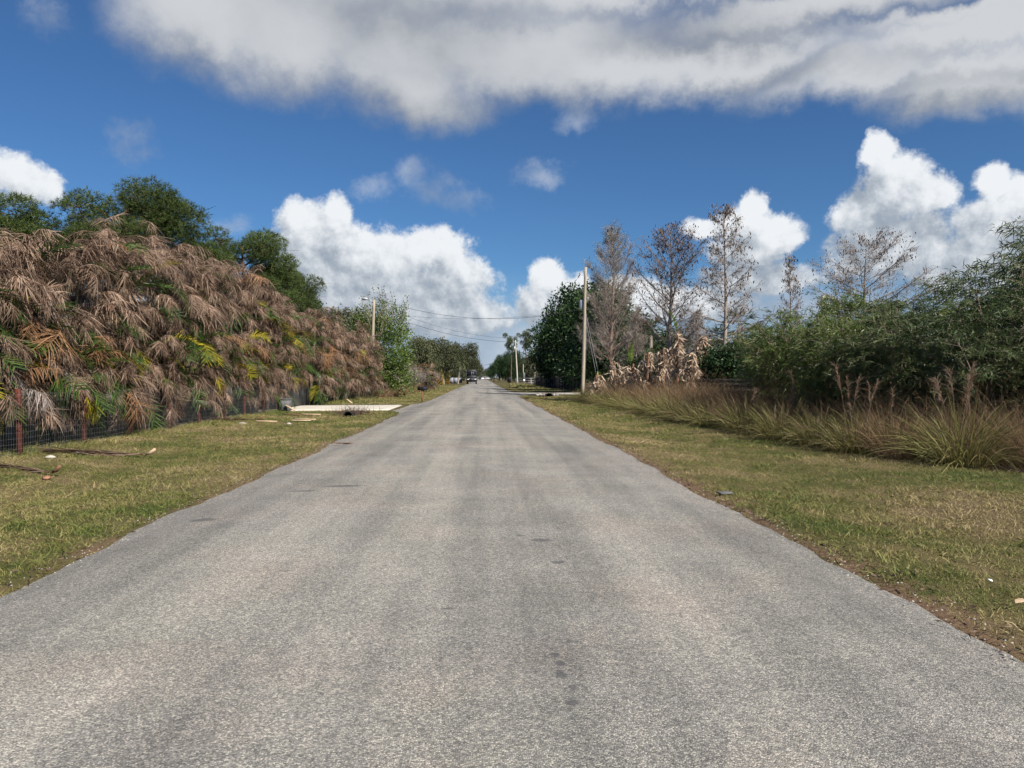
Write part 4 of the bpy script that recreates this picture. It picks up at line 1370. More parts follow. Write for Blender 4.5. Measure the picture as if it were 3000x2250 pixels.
shrub('grey', 12.6, 15.6, 1.12, 'tall grey-green shrub at the right picture edge, highest of the shrubs', 0.2, 1.10)
shrub('big', 10.7, 14.8, 0.88, 'dark drooping-leaved shrub behind the tall plumed grass clump', 1.4, 0.76)
shrub('big', 10.2, 17.4, 0.84, 'dark shrub left of the rightmost tall shrub, above the red-brown plume', 3.1, 0.80)
shrub('light', 9.9, 19.8, 1.1, 'yellow-green shrub in the middle of the right shrub row', 0.6, 1.08)
shrub('light', 10.4, 22.8, 1.2, 'light green shrub, second from the left end of the shrub row', 2.2, 1.16)
shrub('fine', 10.6, 25.8, 1.25, 'fine-leaved light shrub ending the row towards the bananas', 4.0, 1.2)
shrub('fine', 12.9, 24.6, 1.45, 'light green shrub behind, below the thin small cypress', 5.2, 1.5)
shrub('light', 12.6, 20.4, 1.35, 'light green shrub set back below the umbrella-shaped cypress', 1.0, 1.22)
shrub('big', 15.0, 19.6, 1.15, 'dark rounded shrub showing its top left of the tallest shrub', 2.7, 1.16)
shrub('grey', 15.2, 16.8, 1.1, 'grey-green shrub mostly hidden behind the tallest shrub', 4.4, 1.12)
shrub('fine', 13.4, 29.4, 1.3, 'small fine-leaved shrub below the tallest slender cypress', 3.3, 1.25)
shrub('big', 12.6, 13.2, 0.9, 'shrub in the right picture corner below the tallest one', 5.1, 0.7)

# rounded dark shrubs below the cypresses
r = np.random.default_rng(911)
mbc, lb, r = leafy_tree(912, 3.2, 3.6, 7000, 0.16, 0.05, 10, shell=.4, clump=.16)
US = (tree_wood(r, 3.2, lb, .06, M['bark_dark'], 'stem', fork=.1), mbc.mesh('undershrub_foliage', M['leaf_oak']))
for k, (px, Y, s, lab) in enumerate(((2080, 40, 1.0, 'dark rounded bush left below the tallest slender cypress'), (2165, 38, 1.05, 'dark rounded bush at the foot of the tallest slender cypress'),
                                     (2235, 42, 1.15, 'dark rounded bush right of the tallest cypress trunk, by the light shrubs'),
                                     (1900, 52, 1.0, 'dark bush between the first and second cypress trunks'), (1840, 58, 1.1, 'dark bush behind the left dead bananas'),
                                     (2000, 50, 1.0, 'dark bush behind the tall dead bananas'))):
    T = thing('dark_bush', lab, 'bush', (at(px, Y), Y, -0.05), k * 1.1, 'dark bushes below the cypresses', (s, s, s))
    obj('stem', US[0], T)
    obj('foliage', US[1], T)

# ------------------------------------------------------------------ tall grass
def clump_mesh(seed, nb, Lmin, Lmax, rad, wid, spread, droop, mat, name='blades', one_side=0.0):
    r = np.random.default_rng(seed)
    a = r.uniform(0, 6.28, nb)
    rr = rad * np.sqrt(r.random(nb))
    P = np.column_stack([np.cos(a) * rr, np.sin(a) * rr, np.zeros(nb) - .02])
    lean = spread * (rr / rad) * r.uniform(.4, 1.3, nb) + np.abs(r.normal(0, .12, nb))
    a2 = a + r.normal(0, .5, nb)
    D = np.column_stack([np.cos(a2) * lean - one_side, np.sin(a2) * lean, np.ones(nb)])
    L = r.uniform(Lmin, Lmax, nb)
    bend = np.column_stack([np.cos(a2) * .45 * lean, np.sin(a2) * .45 * lean, -droop * (.3 + lean) * r.uniform(.5, 1.4, nb)])
    bend += r.normal(0, .06, bend.shape)
    mb = MB().strips(P, D, L, wid * r.uniform(.6, 1.3, nb), r, bend, 5, None, 2.2)
    return mb.mesh(name, M[mat])


CL = [clump_mesh(920 + k, 950, .35, 1.2 + .12 * (k % 2), .38, .0085, .8, .55, 'grass_clump', one_side=.12 * (k - 1.5)) for k in range(4)]
CLR = [clump_mesh(930 + k, 800, .4, 1.3, .40, .006, .6, .35, 'grass_red') for k in range(3)]


def plume_mesh(seed, h, plen, wide):
    r = np.random.default_rng(seed)
    mb = MB()
    q = np.linspace(0, 1, 8)
    path = np.column_stack([.10 * h * q ** 2, .03 * np.sin(q * 3), h * q])
    mb.tube(path, np.linspace(.006, .003, 8), 3, False)
    n = 80
    f = 1 - plen / h * r.random(n)
    p = np.column_stack([np.interp(f, q, path[:, c]) for c in range(3)])
    d = np.column_stack([r.normal(.2, .28, n), r.normal(0, .28, n), np.full(n, 1.1)])
    mb.strips(p, d, plen * r.uniform(.25, .55, n), wide, r, np.column_stack([r.normal(.2, .3, n), r.normal(0, .3, n), -r.uniform(.1, .5, n)]), 2)
    return mb.mesh('plume', M['plume'])


PL = [plume_mesh(940 + k, 1.25 + .12 * k, .34 + .04 * k, .006) for k in range(3)]
GG = 'arching grass clumps edging the right verge'


def grass_clump(x, y, s, label, variant, plumes=0, rz=0.0, red=False, sz=None):
    r = np.random.default_rng(int(x * 100 + y * 1000))
    s, sz = s * 1.12, (sz or s) * 1.2
    T = thing('grass_clump', label, 'grass clump', (x, y, float(ground_z(x, y)) - .02), rz, GG, (s, s, sz or s))
    obj('blades', (CLR if red else CL)[variant % (3 if red else 4)], T)
    for k in range(plumes):
        obj('plume', PL[r.integers(3)], T, (r.normal(0, .12), r.normal(0, .12), 0), (r.normal(0, .12), r.normal(0.05, .12), r.uniform(0, 6.28)), (1, 1, r.uniform(.8, 1.1)))


near = [(9.6, 11.9, 0.85, 0, True, 'reddish dry grass clump cut by the right picture edge'), (8.55, 12.6, 1.12, 5, False, 'large olive grass clump with tall pale plumes nearest the right edge'),
        (9.15, 13.2, 1.05, 1, False, 'leaning green grass clump right behind the tall pale plumes'),
        (8.0, 13.6, 0.85, 1, True, 'low brown grass clump left of the large plumed clump'), (7.75, 14.8, 0.95, 4, False, 'straw grass clump with a cluster of red-brown plumes'),
        (8.35, 15.2, 0.85, 2, False, 'olive grass clump with two thin plumes right of the red-brown cluster'), (7.7, 16.3, 0.95, 0, False, 'spiky green grass clump left of the red-brown plume cluster'),
        (7.45, 17.8, 0.95, 0, False, 'bright green fountain grass clump leaning over the lawn'), (8.1, 18.4, 0.9, 2, True, 'dry clump with drooping rusty plumes behind the fountain clump'),
        (7.35, 19.8, 1.0, 1, False, 'pale yellow-green spiky grass clump in the middle of the row'), (7.7, 21.4, 0.9, 0, True, 'reddish clump right of the tall rusty grass mass')]
for k, (x, y, s, pl, red, lab) in enumerate(near):
    grass_clump(x, y, s, lab, k, pl, k * 1.9, red, s * (1.15 if pl > 5 else 1.0))
yy = [22.8, 24.2, 25.7, 27.3, 29.0, 30.8, 32.8, 34.9, 37.2, 39.6, 42.2, 44.8, 47.2]
for k, y in enumerate(yy):
    x = float(np.interp(y, [22, 25, 36, 44, 48], [7.2, 7.0, 6.95, 6.6, 6.4])) + 0.12 * math.sin(k * 2.3)
    grass_clump(x + .15, y, 1.0 + .08 * math.sin(k * 1.7), f'olive arching grass clump, {ORD[len(yy) - 1 - k]} from the utility pole end of the row', k, 0, k * 2.1, False, 0.95 - .07 * math.cos(k))

# rusty dry grass standing behind the clumps, too dense to count
r = np.random.default_rng(950)
mb = MB()
n = 33000
nc = 380
cyc = 11.5 + 36 * r.random(nc) ** 1.1
cxc = np.interp(cyc, [12, 14, 25, 36, 48], [9.0, 8.3, 7.65, 7.4, 6.75]) + r.uniform(0, 1.0, nc) * np.interp(cyc, [12, 25, 48], [1.7, 2.7, 3.0])
ch = r.uniform(.65, 1.25, nc) * np.interp(cyc, [12, 16, 20, 26, 40], [1.3, 1.3, 1.4, 1.5, 1.3])
ci = r.integers(0, nc, n)
ox, oy = r.normal(0, .14, n), r.normal(0, .14, n)
x, y = cxc[ci] + ox, cyc[ci] + oy
h = r.uniform(.35, 1.2, n) * ch[ci]
mb.strips(np.column_stack([x, y, ground_z(x, y)]), np.column_stack([r.normal(0, .22, n) + 1.6 * ox, r.normal(0, .22, n) + 1.6 * oy, np.ones(n)]), h, np.interp(y, [12, 45], [.0055, .014]), r,
          np.column_stack([r.normal(0, .25, n) + .8 * ox, r.normal(0, .25, n) + .8 * oy, -r.uniform(0, .35, n)]), 3)
n2 = 7000
k_ = r.integers(0, n, n2)
top = np.column_stack([x[k_], y[k_], ground_z(x[k_], y[k_]) + h[k_] * .9])
mb.strips(top + r.normal(0, .05, (n2, 3)), r.normal(0, .6, (n2, 3)) + np.array([0, 0, .9]), r.uniform(.06, .2, n2), np.interp(y[k_], [12, 45], [.008, .02]), r, r.normal(0, .2, (n2, 3)), 1)
tag(obj('rusty_grass', mb.mesh('rusty_grass', M['grass_red'])), 'rust-brown dry grass standing behind the green clumps on the right', 'dry grass', kind='stuff')
# dark matted stems and litter below the grass row
mb = MB()
n = 7000
y = r.uniform(11, 48, n)
x = np.interp(y, [11, 14, 25, 36, 48], [8.9, 7.95, 7.45, 7.3, 6.7]) + r.uniform(-.15, 2.2, n)
mb.strips(np.column_stack([x, y, ground_z(x, y)]), np.column_stack([r.normal(0, .8, n), r.normal(0, .8, n), np.full(n, .6)]), r.uniform(.2, .55, n), .014, r,
          np.column_stack([r.normal(0, .3, n), r.normal(0, .3, n), -r.uniform(.3, .9, n)]), 2)
tag(obj('grass_thatch', mb.mesh('grass_thatch', M['leaf_brown'])), 'dark matted dead thatch at the foot of the right grass row', 'thatch', kind='stuff')

# ------------------------------------------------------------------ frost-killed bananas
def banana_leaf(seed, L, e0, bend, green=False):
    r = np.random.default_rng(seed)
    n = 10
    s = np.linspace(0, 1, n)
    th = np.maximum(R(e0) - R(bend) * s ** 0.6, R(-84) + 0.12 * r.normal(size=n)) if not green else R(e0) - R(bend) * s ** 1.2
    ds = L / (n - 1)
    x = np.concatenate([[0], np.cumsum(np.cos(th[:-1]) * ds)])
    z = np.concatenate([[0], np.cumsum(np.sin(th[:-1]) * ds)])
    P = np.column_stack([x, np.zeros(n), z])
    mb = MB().tube(P, np.linspace(.022, .005, n), 4, False)
    m_ = 13 if not green else 9
    for sd in (-1, 1):
        t_ = np.linspace(.18, 1.0, m_) + r.normal(0, .015, m_)
        b = np.column_stack([np.interp(t_, s, P[:, c]) for c in range(3)])
        ang = np.interp(t_, s, th)
        tan = np.column_stack([np.cos(ang), 0 * ang, np.sin(ang)])
        w = (.30 if green else .20) * np.sin(np.clip(t_, 0, 1) * 2.7 + .25) + .06
        if green:
            d = np.column_stack([0 * t_, np.full(m_, sd), .5 + 0 * t_])
            mb.strips(b, d, w * .8, L * .10, r, np.zeros((m_, 3)), 2, tan)
        else:
            d = np.column_stack([0 * t_, np.full(m_, sd * .8), 0 * t_ - .1]) + r.normal(0, .5, (m_, 3))
            bnd = np.column_stack([r.normal(0, .4, m_), r.normal(0, .5, m_), -r.uniform(.5, 1.4, m_)])
            mb.strips(b, d, w * r.uniform(.7, 1.3, m_), L * .075 * r.uniform(.6, 1.5, m_), r, bnd, 3, tan + r.normal(0, .7, tan.shape), 1.5)
    return mb.mesh('banana_leaf', M['banana_green' if green else 'banana_dead'])


BL = [banana_leaf(960 + k, .75 + .12 * k, 80 - 10 * k, 250 - 12 * k) for k in range(5)]
BG = banana_leaf(970, 1.5, 80, 35, True)
mb = MB()
q = np.linspace(0, 1, 7)
mb.tube(np.column_stack([.04 * np.sin(q * 3), 0 * q, q]), np.linspace(.12, .06, 7), 7)
BST = mb.mesh('banana_stem', M['wood_brown'], True)
GBN = 'frost-killed bananas on the right'


def banana(x, y, h, nl, label, green=0, seed=0, s=1.0):
    r = np.random.default_rng(seed + 980)
    T = thing('dead_banana_plant', label, 'banana plant', (x, y, -.02), r.uniform(0, 6), GBN)
    obj('stem', BST, T, (0, 0, 0), (r.normal(0, .05), r.normal(0, .05), 0), (1, 1, h))
    for k in range(nl):
        f = r.uniform(.4, 1.0)
        obj('leaf', BL[r.integers(5)], T, (0, 0, h * f), (r.normal(0, .2), r.normal(0, .25), k * 2.4 + r.normal(0, .4)), tuple([s * r.uniform(.7, 1.25)] * 3))
    for k in range(green):
        obj('leaf', BG, T, (0, 0, h * .95), (0, r.normal(-.1, .1), 2.0 + k), (.8, .8, .9))


bn = [(1754, 44, 1.70, 9, 'small dead banana nearest the utility pole, tan crumpled leaves', 0), (1802, 42, 2.45, 16, 'low dead banana in front of the first cypress trunk', 0),
      (1847, 41, 2.35, 15, 'low dead banana with one upright green blade', 1), (1897, 40, 2.95, 19, 'middle dead banana with many hanging tan leaves', 0),
      (1942, 41, 3.25, 15, 'dead banana left of the tallest one with dull upright stem', 0), (1984, 39, 4.05, 24, 'tallest dead banana with a single green new leaf', 1),
      (2024, 38, 2.85, 20, 'dead banana in front right of the tallest, leaves hanging low', 0), (2057, 40, 3.85, 16, 'tall dead banana ending the group towards the slender cypress', 0)]
for k, (px, Y, h, nl, lab, gn) in enumerate(bn):
    banana(at(px, Y), Y, h, nl, lab, gn, k)
T = banana(at(1158, 62), 62, 1.3, 8, 'single dead banana below the bright leafy roadside tree, left', 0, 20)

# ------------------------------------------------------------------ fan palms and feather palms farther off
def fan_crown(seed, n, size, skirt=0.25):
    r = np.random.default_rng(seed)
    mb = MB()
    for k in range(n):
        a, u = k * 2.4, (k + .5) / n
        e = R(85) - R(150) * u
        L = size * r.uniform(.55, .75)
        d = np.array([math.cos(a) * math.cos(e), math.sin(a) * math.cos(e), math.sin(e)])
        q = np.linspace(0, 1, 4)[:, None]
        P = d * L * q + np.array([0, 0, -.12 * L]) * q ** 2
        mb.tube(P, .012, 3, False)
        h = P[-1]
        m_ = 16
        sdv = np.cross(d, [0, 0, 1.0]); sdv /= np.linalg.norm(sdv) + 1e-6
        an = np.linspace(-1.5, 1.5, m_)
        dd = d[None] * np.cos(an)[:, None] + sdv[None] * np.sin(an)[:, None] + r.normal(0, .06, (m_, 3))
        mb.strips(np.repeat(h[None], m_, 0), dd, size * .5 * r.uniform(.8, 1.1, m_) * (1 - .25 * np.abs(an) / 1.5), .05, r,
                  np.column_stack([0 * an, 0 * an, -r.uniform(.25, .6, m_)]), 2)
    return mb.mesh('fan_crown', M['fan'])


FC = [fan_crown(1000, 34, 2.1), fan_crown(1001, 30, 2.0)]
mb = MB()
mb.tube(np.column_stack([.03 * np.sin(q * 4), .02 * np.sin(q * 5), q]), np.array([.2, .17, .16, .16, .16, .17, .15]), 8)
FT = mb.mesh('palm_trunk', M['bark_grey'], True)


def fan_palm(px, Y, top, label, k, rz=0.0, s=1.0):
    H = zat(top, Y)
    T = thing('cabbage_palm', label, 'palm', (at(px, Y), Y, -.05), rz, 'cabbage palms')
    obj('trunk', FT, T, (0, 0, 0), (0, 0, 0), (1, 1, H - 1.2 * s))
    obj('crown', FC[k], T, (0, 0, H - 1.35 * s), (0, 0, 0), (s, s, s))


fan_palm(2165, 54, 905, 'round-headed cabbage palm behind the tallest slender cypress', 0)
fan_palm(2225, 56, 945, 'second cabbage palm, lower, right of the slender cypress', 1, 1.0)
fan_palm(1905, 58, 930, 'cabbage palm head dimly seen between first and second cypress', 1, 2.0, 1.15)
fan_palm(2105, 60, 955, 'cabbage palm low behind the left side of the slender cypress', 0, 3.0)
fan_palm(1566, 132, 1022, 'yellowish cabbage palm beside the black fence on the far right verge', 1, 0.5, 1.4)
fan_palm(2612, 22, 880, 'spiky palm head poking out of the middle of the right shrubs', 0, 1.4, 0.62)

FD = [frond_mesh('feather_frond', M['fan'], 1020 + k, 2.3, 70 - 22 * k, 95, 34, .42, .1, .2, .8, .05, .12, 0, .05, seg=2) for k in range(4)]


def feather_palm(px, Y, trunk, label, n, s, lean=0.0, name='date_palm'):
    T = thing(name, label, 'palm', (at(px, Y), Y, -.05), 0, None, rot=(0, lean, 0))
    obj('trunk', FT, T, (0, 0, 0), (0, 0, 0), (1.1, 1.1, trunk))
    for k in range(n):
        u = k / n
        obj('frond', FD[min(3, int(u * 4))], T, (0, 0, trunk - .1), (0, .25 * u * 2 - .1, k * 2.4), (s, s, s))


feather_palm(1293, 152, 3.4, 'bushy grey-green feather date palm above the croton hedge, left', 46, 1.35)
feather_palm(1341, 160, 5.0, 'slim leaning palm with pale trunk left of the black truck', 24, 1.1, 0.12, 'queen_palm')
feather_palm(1232, 120, 5.5, 'feather palm half hidden behind the dead brown shrubs, left', 30, 1.5)

# ------------------------------------------------------------------ dry brush along the far left verge
areca(560, at(1238, 84), 84, 3.6, 'dead purple-brown palm clump behind the dry grass, left', 'dead brush on the far left verge', live=0.0, nst=7, full=.8)
areca(561, at(1210, 92), 92, 3.8, 'dead palm clump set back left of the purple-brown one', 'dead brush on the far left verge', live=0.0, nst=6, full=.8)


def twig_bush(seed, H, Wd, n):
    r = np.random.default_rng(seed)
    mb = MB()
    for k in range(n):
        a, l = r.uniform(0, 6.28), r.random()
        end = np.array([math.cos(a) * Wd / 2 * l, math.sin(a) * Wd / 2 * l, H * r.uniform(.6, 1) * (1 - .3 * l)])
        qq = np.linspace(0, 1, 5)[:, None]
        mb.tube(end * np.concatenate([qq ** 1.4, qq ** 1.4, qq], 1) + r.normal(0, .03, (5, 3)), np.linspace(.022, .01, 5), 3, False)
        e = end + r.normal(0, .35, (5, 3)) + np.array([0, 0, .1])
        mb.prisms(np.repeat((end * .8)[None], 5, 0), e, .012, .006)
    return mb.mesh('stems', M['twig_grey'])


for k, (px, Y, s, lab) in enumerate(((1188, 74, 1.0, 'grey leafless twiggy bush right of the leafy roadside tree'), (1215, 80, .9, 'grey leafless bush between twiggy bush and dead palm clump'),
                                     (1262, 100, .9, 'leafless brown bush next to the croton hedge'))):
    T = thing('leafless_bush', lab, 'bush', (at(px, Y), Y, 0), k, 'dead brush on the far left verge', (s, s, s))
    obj('stems', twig_bush(1040 + k, 3.0, 3.4, 130), T)
r = np.random.default_rng(1050)
mb = MB()
n = 9000
y = 56 + 48 * r.random(n)
x = np.interp(y, [56, 70, 104], [-7.2, -6.9, -6.7]) - r.uniform(0, 1.8, n)
h = r.uniform(.6, 1.25, n)
mb.strips(np.column_stack([x, y, 0 * x]), np.column_stack([r.normal(.1, .35, n), r.normal(0, .35, n), np.ones(n)]), h, .022, r, np.column_stack([r.normal(.1, .3, n), r.normal(0, .3, n), -r.uniform(.1, .5, n)]), 3)
tag(obj('brown_roadside_grass', mb.mesh('brown_roadside_grass', M['grass_red'])), 'tall brown dry grass on the left verge behind the mailbox', 'dry grass', kind='stuff')
# straw bank below the far pole on the right
mb = MB()
n = 5000
y = r.uniform(100, 165, n)
x = np.interp(y, [100, 165], [5.2, 6.0]) + r.uniform(0, 3.5, n)
mb.strips(np.column_stack([x, y, 0 * x]), np.column_stack([r.normal(0, .5, n), r.normal(0, .5, n), np.ones(n)]), r.uniform(.2, .55, n), .05, r, np.column_stack([0 * x, 0 * x, -r.uniform(.1, .4, n)]), 2)
tag(obj('straw_bank', mb.mesh('straw_bank', M['turf'])), 'straw-coloured tall grass around the far roadside pole, right', 'dry grass', kind='stuff')

# croton hedge blocks, clipped square
def croton(px, Y, w, d, h, label):
    r = np.random.default_rng(int(px))
    n = 3000
    p = r.uniform(-.5, .5, (n, 3))
    ax = r.integers(0, 3, n)
    p[np.arange(n), ax] = np.sign(p[np.arange(n), ax]) * r.uniform(.42, .52, n)
    p = p * np.array([w, d, h]) + np.array([0, 0, h / 2])
    T = thing('croton_hedge', label, 'hedge', (at(px, Y), Y, 0), 0, 'clipped croton hedges')
    obj('foliage', MB().leaves(p, r.normal(size=(n, 3)), .26 * r.uniform(.6, 1.2, n), .15, r).mesh('foliage', M['leaf_croton']), T)
    obj('stems', MB().prisms(r.uniform(-.4, .4, (30, 3)) * np.array([w, d, 0]), r.uniform(-.4, .4, (30, 3)) * np.array([w, d, 0]) + np.array([0, 0, h * .85]), .03, .015).mesh('stems', M['bark_dark']), T)


croton(1281, 150, 2.3, 3.0, 3.0, 'clipped croton hedge block with red and yellow leaves, left verge')
croton(1309, 158, 1.1, 2.0, 2.9, 'narrow yellow-green croton hedge just right of the date palm trunk')

# ------------------------------------------------------------------ fence and gate by the near hedge
fx = -9.28
fn = thing('wire_fence', 'galvanised wire mesh fence on red posts in front of the near hedge', 'fence', (fx, 10, 0))
for k in range(11):
    mb = MB().box((0, 0, .64), (.09, .09, 1.36), 0, .97, .012)
    obj('post', mb.mesh('post', M['post_red']), fn, (-.07, .4 + 2.32 * k + .06 * math.sin(k * 3), 0), (.02 * math.sin(k), .02 * math.cos(k * 2), 0))
mb = MB()
vy = np.arange(0, 24.6, .075)
w_ = .012 * np.sin(vy * 1.3)
mb.prisms(np.column_stack([w_, vy, 0 * vy + .01]), np.column_stack([w_ + .01, vy, 0 * vy + 1.22]), .0019, .0019)
for z in (.03, .12, .22, .33, .45, .58, .72, .87, 1.04, 1.21):
    vv = np.arange(0, 24.6, .6)
    o_ = .012 * np.sin(vv * 1.3)
    P_ = np.column_stack([o_, vv, z + .012 * np.sin(vv * 2.1 + z)])
    mb.prisms(P_[:-1], P_[1:], .0022, .0022)
obj('wire_mesh', mb.mesh('wire_mesh', M['wire']), fn)

gt = thing('driveway_gate', 'dark board gate standing open beside the concrete driveway', 'gate', (-9.75, 34.9, 0))
for k in range(20):
    mb = MB().box((0, 0, .82), (.03, .262, 1.5), 0, 1, .006)
    obj('board', mb.mesh('board', M['gate_metal']), gt, (.004 * (k % 3), .2 + .27 * k, 0))
obj('rail', MB().box((-.04, 2.75, .35), (.04, 5.4, .10)).mesh('rail', M['gate_metal']), gt)
obj('rail', MB().box((-.04, 2.75, 1.3), (.04, 5.4, .10)).mesh('rail', M['gate_metal']), gt)
for y_ in (-.05, 5.72):
    obj('post', MB().box((0.02, y_, .86), (.16, .16, 1.78), 0, 1, .015).mesh('post', M['black_paint'] if y_ > 1 else M['wood_brown']), gt)

ub = thing('utility_box', 'small grey utility box at the near corner of the concrete driveway', 'box', (-9.0, 33.5, 0))
obj('body', MB().box((0, 0, .27), (.48, .46, .50), 0, .97, .03).mesh('body', M['box_grey']), ub)
obj('lid', MB().box((0, 0, .545), (.52, .5, .05), 0, 1, .015).mesh('lid', M['box_grey']), ub)

# ------------------------------------------------------------------ poles and wires
def pole_mesh(H, r0, r1, mat):
    z = np.linspace(0, 1, 12)
    return MB().tube(np.column_stack([.02 * np.sin(z * 5), .015 * np.sin(z * 4), H * z]), r0 + (r1 - r0) * z, 12).mesh('shaft', M[mat], True)


pY = 54.0
pX = at(1706, pY)
pH = zat(781, pY)
lean = (at(1716, pY) - pX) / pH
up = thing('utility_pole', 'tall tan wooden utility pole on the right, nearest of the poles', 'utility pole', (pX, pY, 0), rot=(0, lean, 0))
obj('shaft', pole_mesh(pH, .15, .10, 'wood_pole'), up)
tx = obj('transformer', MB().tube([(0, 0, 0), (0, 0, .05), (0, 0, .72), (0, 0, .78), (0, 0, .80)], [.19, .21, .21, .17, .05], 14).mesh('transformer', M['galv'], True), up, (-.18, .28, pH - 3.2))
for sx_ in (-.08, .08):
    obj('bushing', MB().tube([(0, 0, 0), (0, 0, .08), (0, 0, .1), (0, 0, .2)], [.03, .045, .03, .015], 8).mesh('bushing', M['wood_brown'], True), tx, (sx_, 0, .8))
obj('pole_cap', MB().tube([(0, 0, 0), (.01, 0, .1)], [.05, .03], 6).mesh('pole_cap', M['cable']), up, (0, 0, pH))
br = obj('fuse_bracket', MB().tube([(0, 0, 0), (-.32, 0, .05), (-.40, 0, .02)], .018, 6).mesh('fuse_bracket', M['galv']), up, (-.05, 0, pH - .62))
obj('fuse', MB().tube([(0, 0, -.26), (0, 0, -.1), (.03, 0, 0), (-.06, 0, .12)], [.02, .045, .03, .04], 7).mesh('fuse', M['cable'], True), br, (-.40, 0, .05), (0, .4, 0))
obj('insulator', MB().tube([(0, 0, 0), (0, 0, .05), (0, 0, .06), (0, 0, .12)], [.02, .05, .03, .05], 8).mesh('insulator', M['galv'], True), up, (-.14, 0, pH - .35))
obj('mast', MB().tube([(0, 0, 0), (0, 0, .35)], .03, 6).mesh('mast', M['galv']), up, (.22, 0, pH - 2.55))
obj('arm', MB().tube([(0, 0, 0), (.24, 0, 0)], .014, 5).mesh('arm', M['galv']), up, (0, 0, pH - 2.50))
obj('conduit', MB().tube([(0, 0, 0), (0, 0, pH * .62)], .025, 6).mesh('conduit', M['box_grey']), up, (.17, -.03, 0))
# guy wires with a yellow guard
for k, (ox, bx_) in enumerate(((.10, 1.35), (.12, 1.55))):
    o = obj('guy_wire', MB().tube([(ox, 0, pH - 4.0 + .5 * k), (bx_, -.2, .1)], .011, 4, False).mesh('guy_wire', M['galv']), up)
obj('guy_guard', MB().tube([(1.35, -.2, .1), (1.06, -.155, 2.0)], .035, 6).mesh('guy_guard', M['yellow']), up)

lY = 57.0
lX = at(1085, lY)
lH = zat(880, lY)
lp = thing('lamp_pole', 'weathered wooden pole with street lamp on the left, leaning from the hedge', 'lamp pole', (lX, lY, 0), rot=(0, (at(1097, lY) - lX) / lH, 0))
obj('shaft', pole_mesh(lH, .15, .10, 'wood_pole'), lp)
la = obj('lamp_arm', MB().tube([(0, 0, -.25), (-.3, 0, .02), (-.55, 0, .05)], .022, 6).mesh('lamp_arm', M['galv'], True), lp, (0, 0, lH - .02))
lh = obj('lamp_head', MB().tube([(0, 0, 0), (-.1, 0, .03), (-.35, 0, .05), (-.5, 0, .02)], [.05, .10, .13, .05], 8).mesh('lamp_head', M['galv'], True), la, (-.5, 0, .04))


def catenary(name, a, b, sag, rad, label, group='overhead wires'):
    a, b = np.array(a, float), np.array(b, float)
    q_ = np.linspace(0, 1, 30)[:, None]
    P = a + (b - a) * q_
    P[:, 2] -= (4 * sag * q_ * (1 - q_))[:, 0]
    return tag(obj(name, MB().tube(P, rad, 5, False).mesh(name, M['cable'], True)), label, 'wire', group)


topL = np.array([at(1096, lY), lY, 0])
topR = np.array([pX + .1, pY, 0])
catenary('overhead_wire', topL + [0, 0, zat(875, lY)], topR + [0, 0, zat(903, pY)], 1.15, .013, 'thick sagging overhead cable crossing the road between the near poles')
catenary('overhead_wire', topL + [0, 0, zat(915, lY)], topR + [0, 0, zat(905, pY)], .62, .008, 'thin upper overhead wire crossing the road between the near poles')
catenary('overhead_wire', topR + [0, 0, zat(903, pY)], np.array([at(2080, 60), 66, zat(960, 62)]), .3, .012, 'service wire running right from the near pole into the cypresses')
catenary('overhead_wire', topR + [-.35, 0, zat(808, pY)], np.array([at(1511, 150), 150, zat(1000, 150)]), .9, .010, 'primary wire running from the near pole to the next pole')
fl = np.array([at(1180, 128), 128, zat(940, 128)])
fr = np.array([at(1511, 150), 150, zat(1000, 150) - 1.0])
catenary('overhead_wire', fl, fr + [0, 0, .9], .95, .030, 'far lower overhead wire crossing the road beyond the leafy tree')
catenary('overhead_wire', fl + [0, 0, 1.0], fr + [0, 0, 1.6], .95, .022, 'far faint overhead wire, topmost of the distant pair')
catenary('overhead_wire', (at(1380, 320), 320, zat(1070, 320)), (at(1466, 330), 330, zat(1052, 330)), 1.2, .06, 'distant overhead wire just above the end of the road')


def far_pole(px, Y, top, label, arm=0.9, can=False, topw=.12, botx=None):
    X_ = at(botx or px, Y)
    H = zat(top, Y)
    T = thing('far_utility_pole', label, 'utility pole', (X_, Y, 0), 0, 'distant utility poles', rot=(0, (at(px, Y) - X_) / H, 0))
    obj('shaft', pole_mesh(H, topw * 1.45, topw, 'wood_far'), T)
    obj('cross_arm', MB().box((0, 0, H - .5), (arm, .12, .10)).mesh('cross_arm', M['wood_far']), T)
    for s_x in (-.45, .45):
        obj('insulator', MB().tube([(0, 0, 0), (0, 0, .06), (0, 0, .18)], [.03, .05, .02], 6).mesh('insulator', M['box_grey']), T, (s_x * arm * .9, 0, H - .45))
    if can:
        obj('transformer', MB().tube([(0, 0, 0), (0, 0, .8), (0, 0, .9)], [.22, .22, .1], 10).mesh('transformer', M['galv'], True), T, (-.25, .1, H - 2.2))


far_pole(1510, 150, 996, 'slim leaning utility pole beyond the straw bank, second on the right', .7, True, .11, botx=1516)
far_pole(1487, 270, 1037, 'far white pole top standing out of the dark trees, right', .9, False, .2)
far_pole(1467, 335, 1048, 'far pole with cross arm and transformer, left of the treetop pole', 1.6, True, .2)
far_pole(1459, 375, 1056, 'far pale pole just left of the cross-armed pole', 1.0, False, .2, botx=1461)
far_pole(1451, 430, 1066, 'short far pole between two pale poles', 1.0, False, .2)
far_pole(1441, 470, 1070, 'farthest white pole beside the end of the road', 1.2, False, .26)
far_pole(1311, 170, 1025, 'pale pole top among the trees behind the date palm, left', .5, False, .11)
far_pole(2411, 44, 862, 'dark wooden post behind the shrubs left of the umbrella-shaped cypress', .8, False, .13)

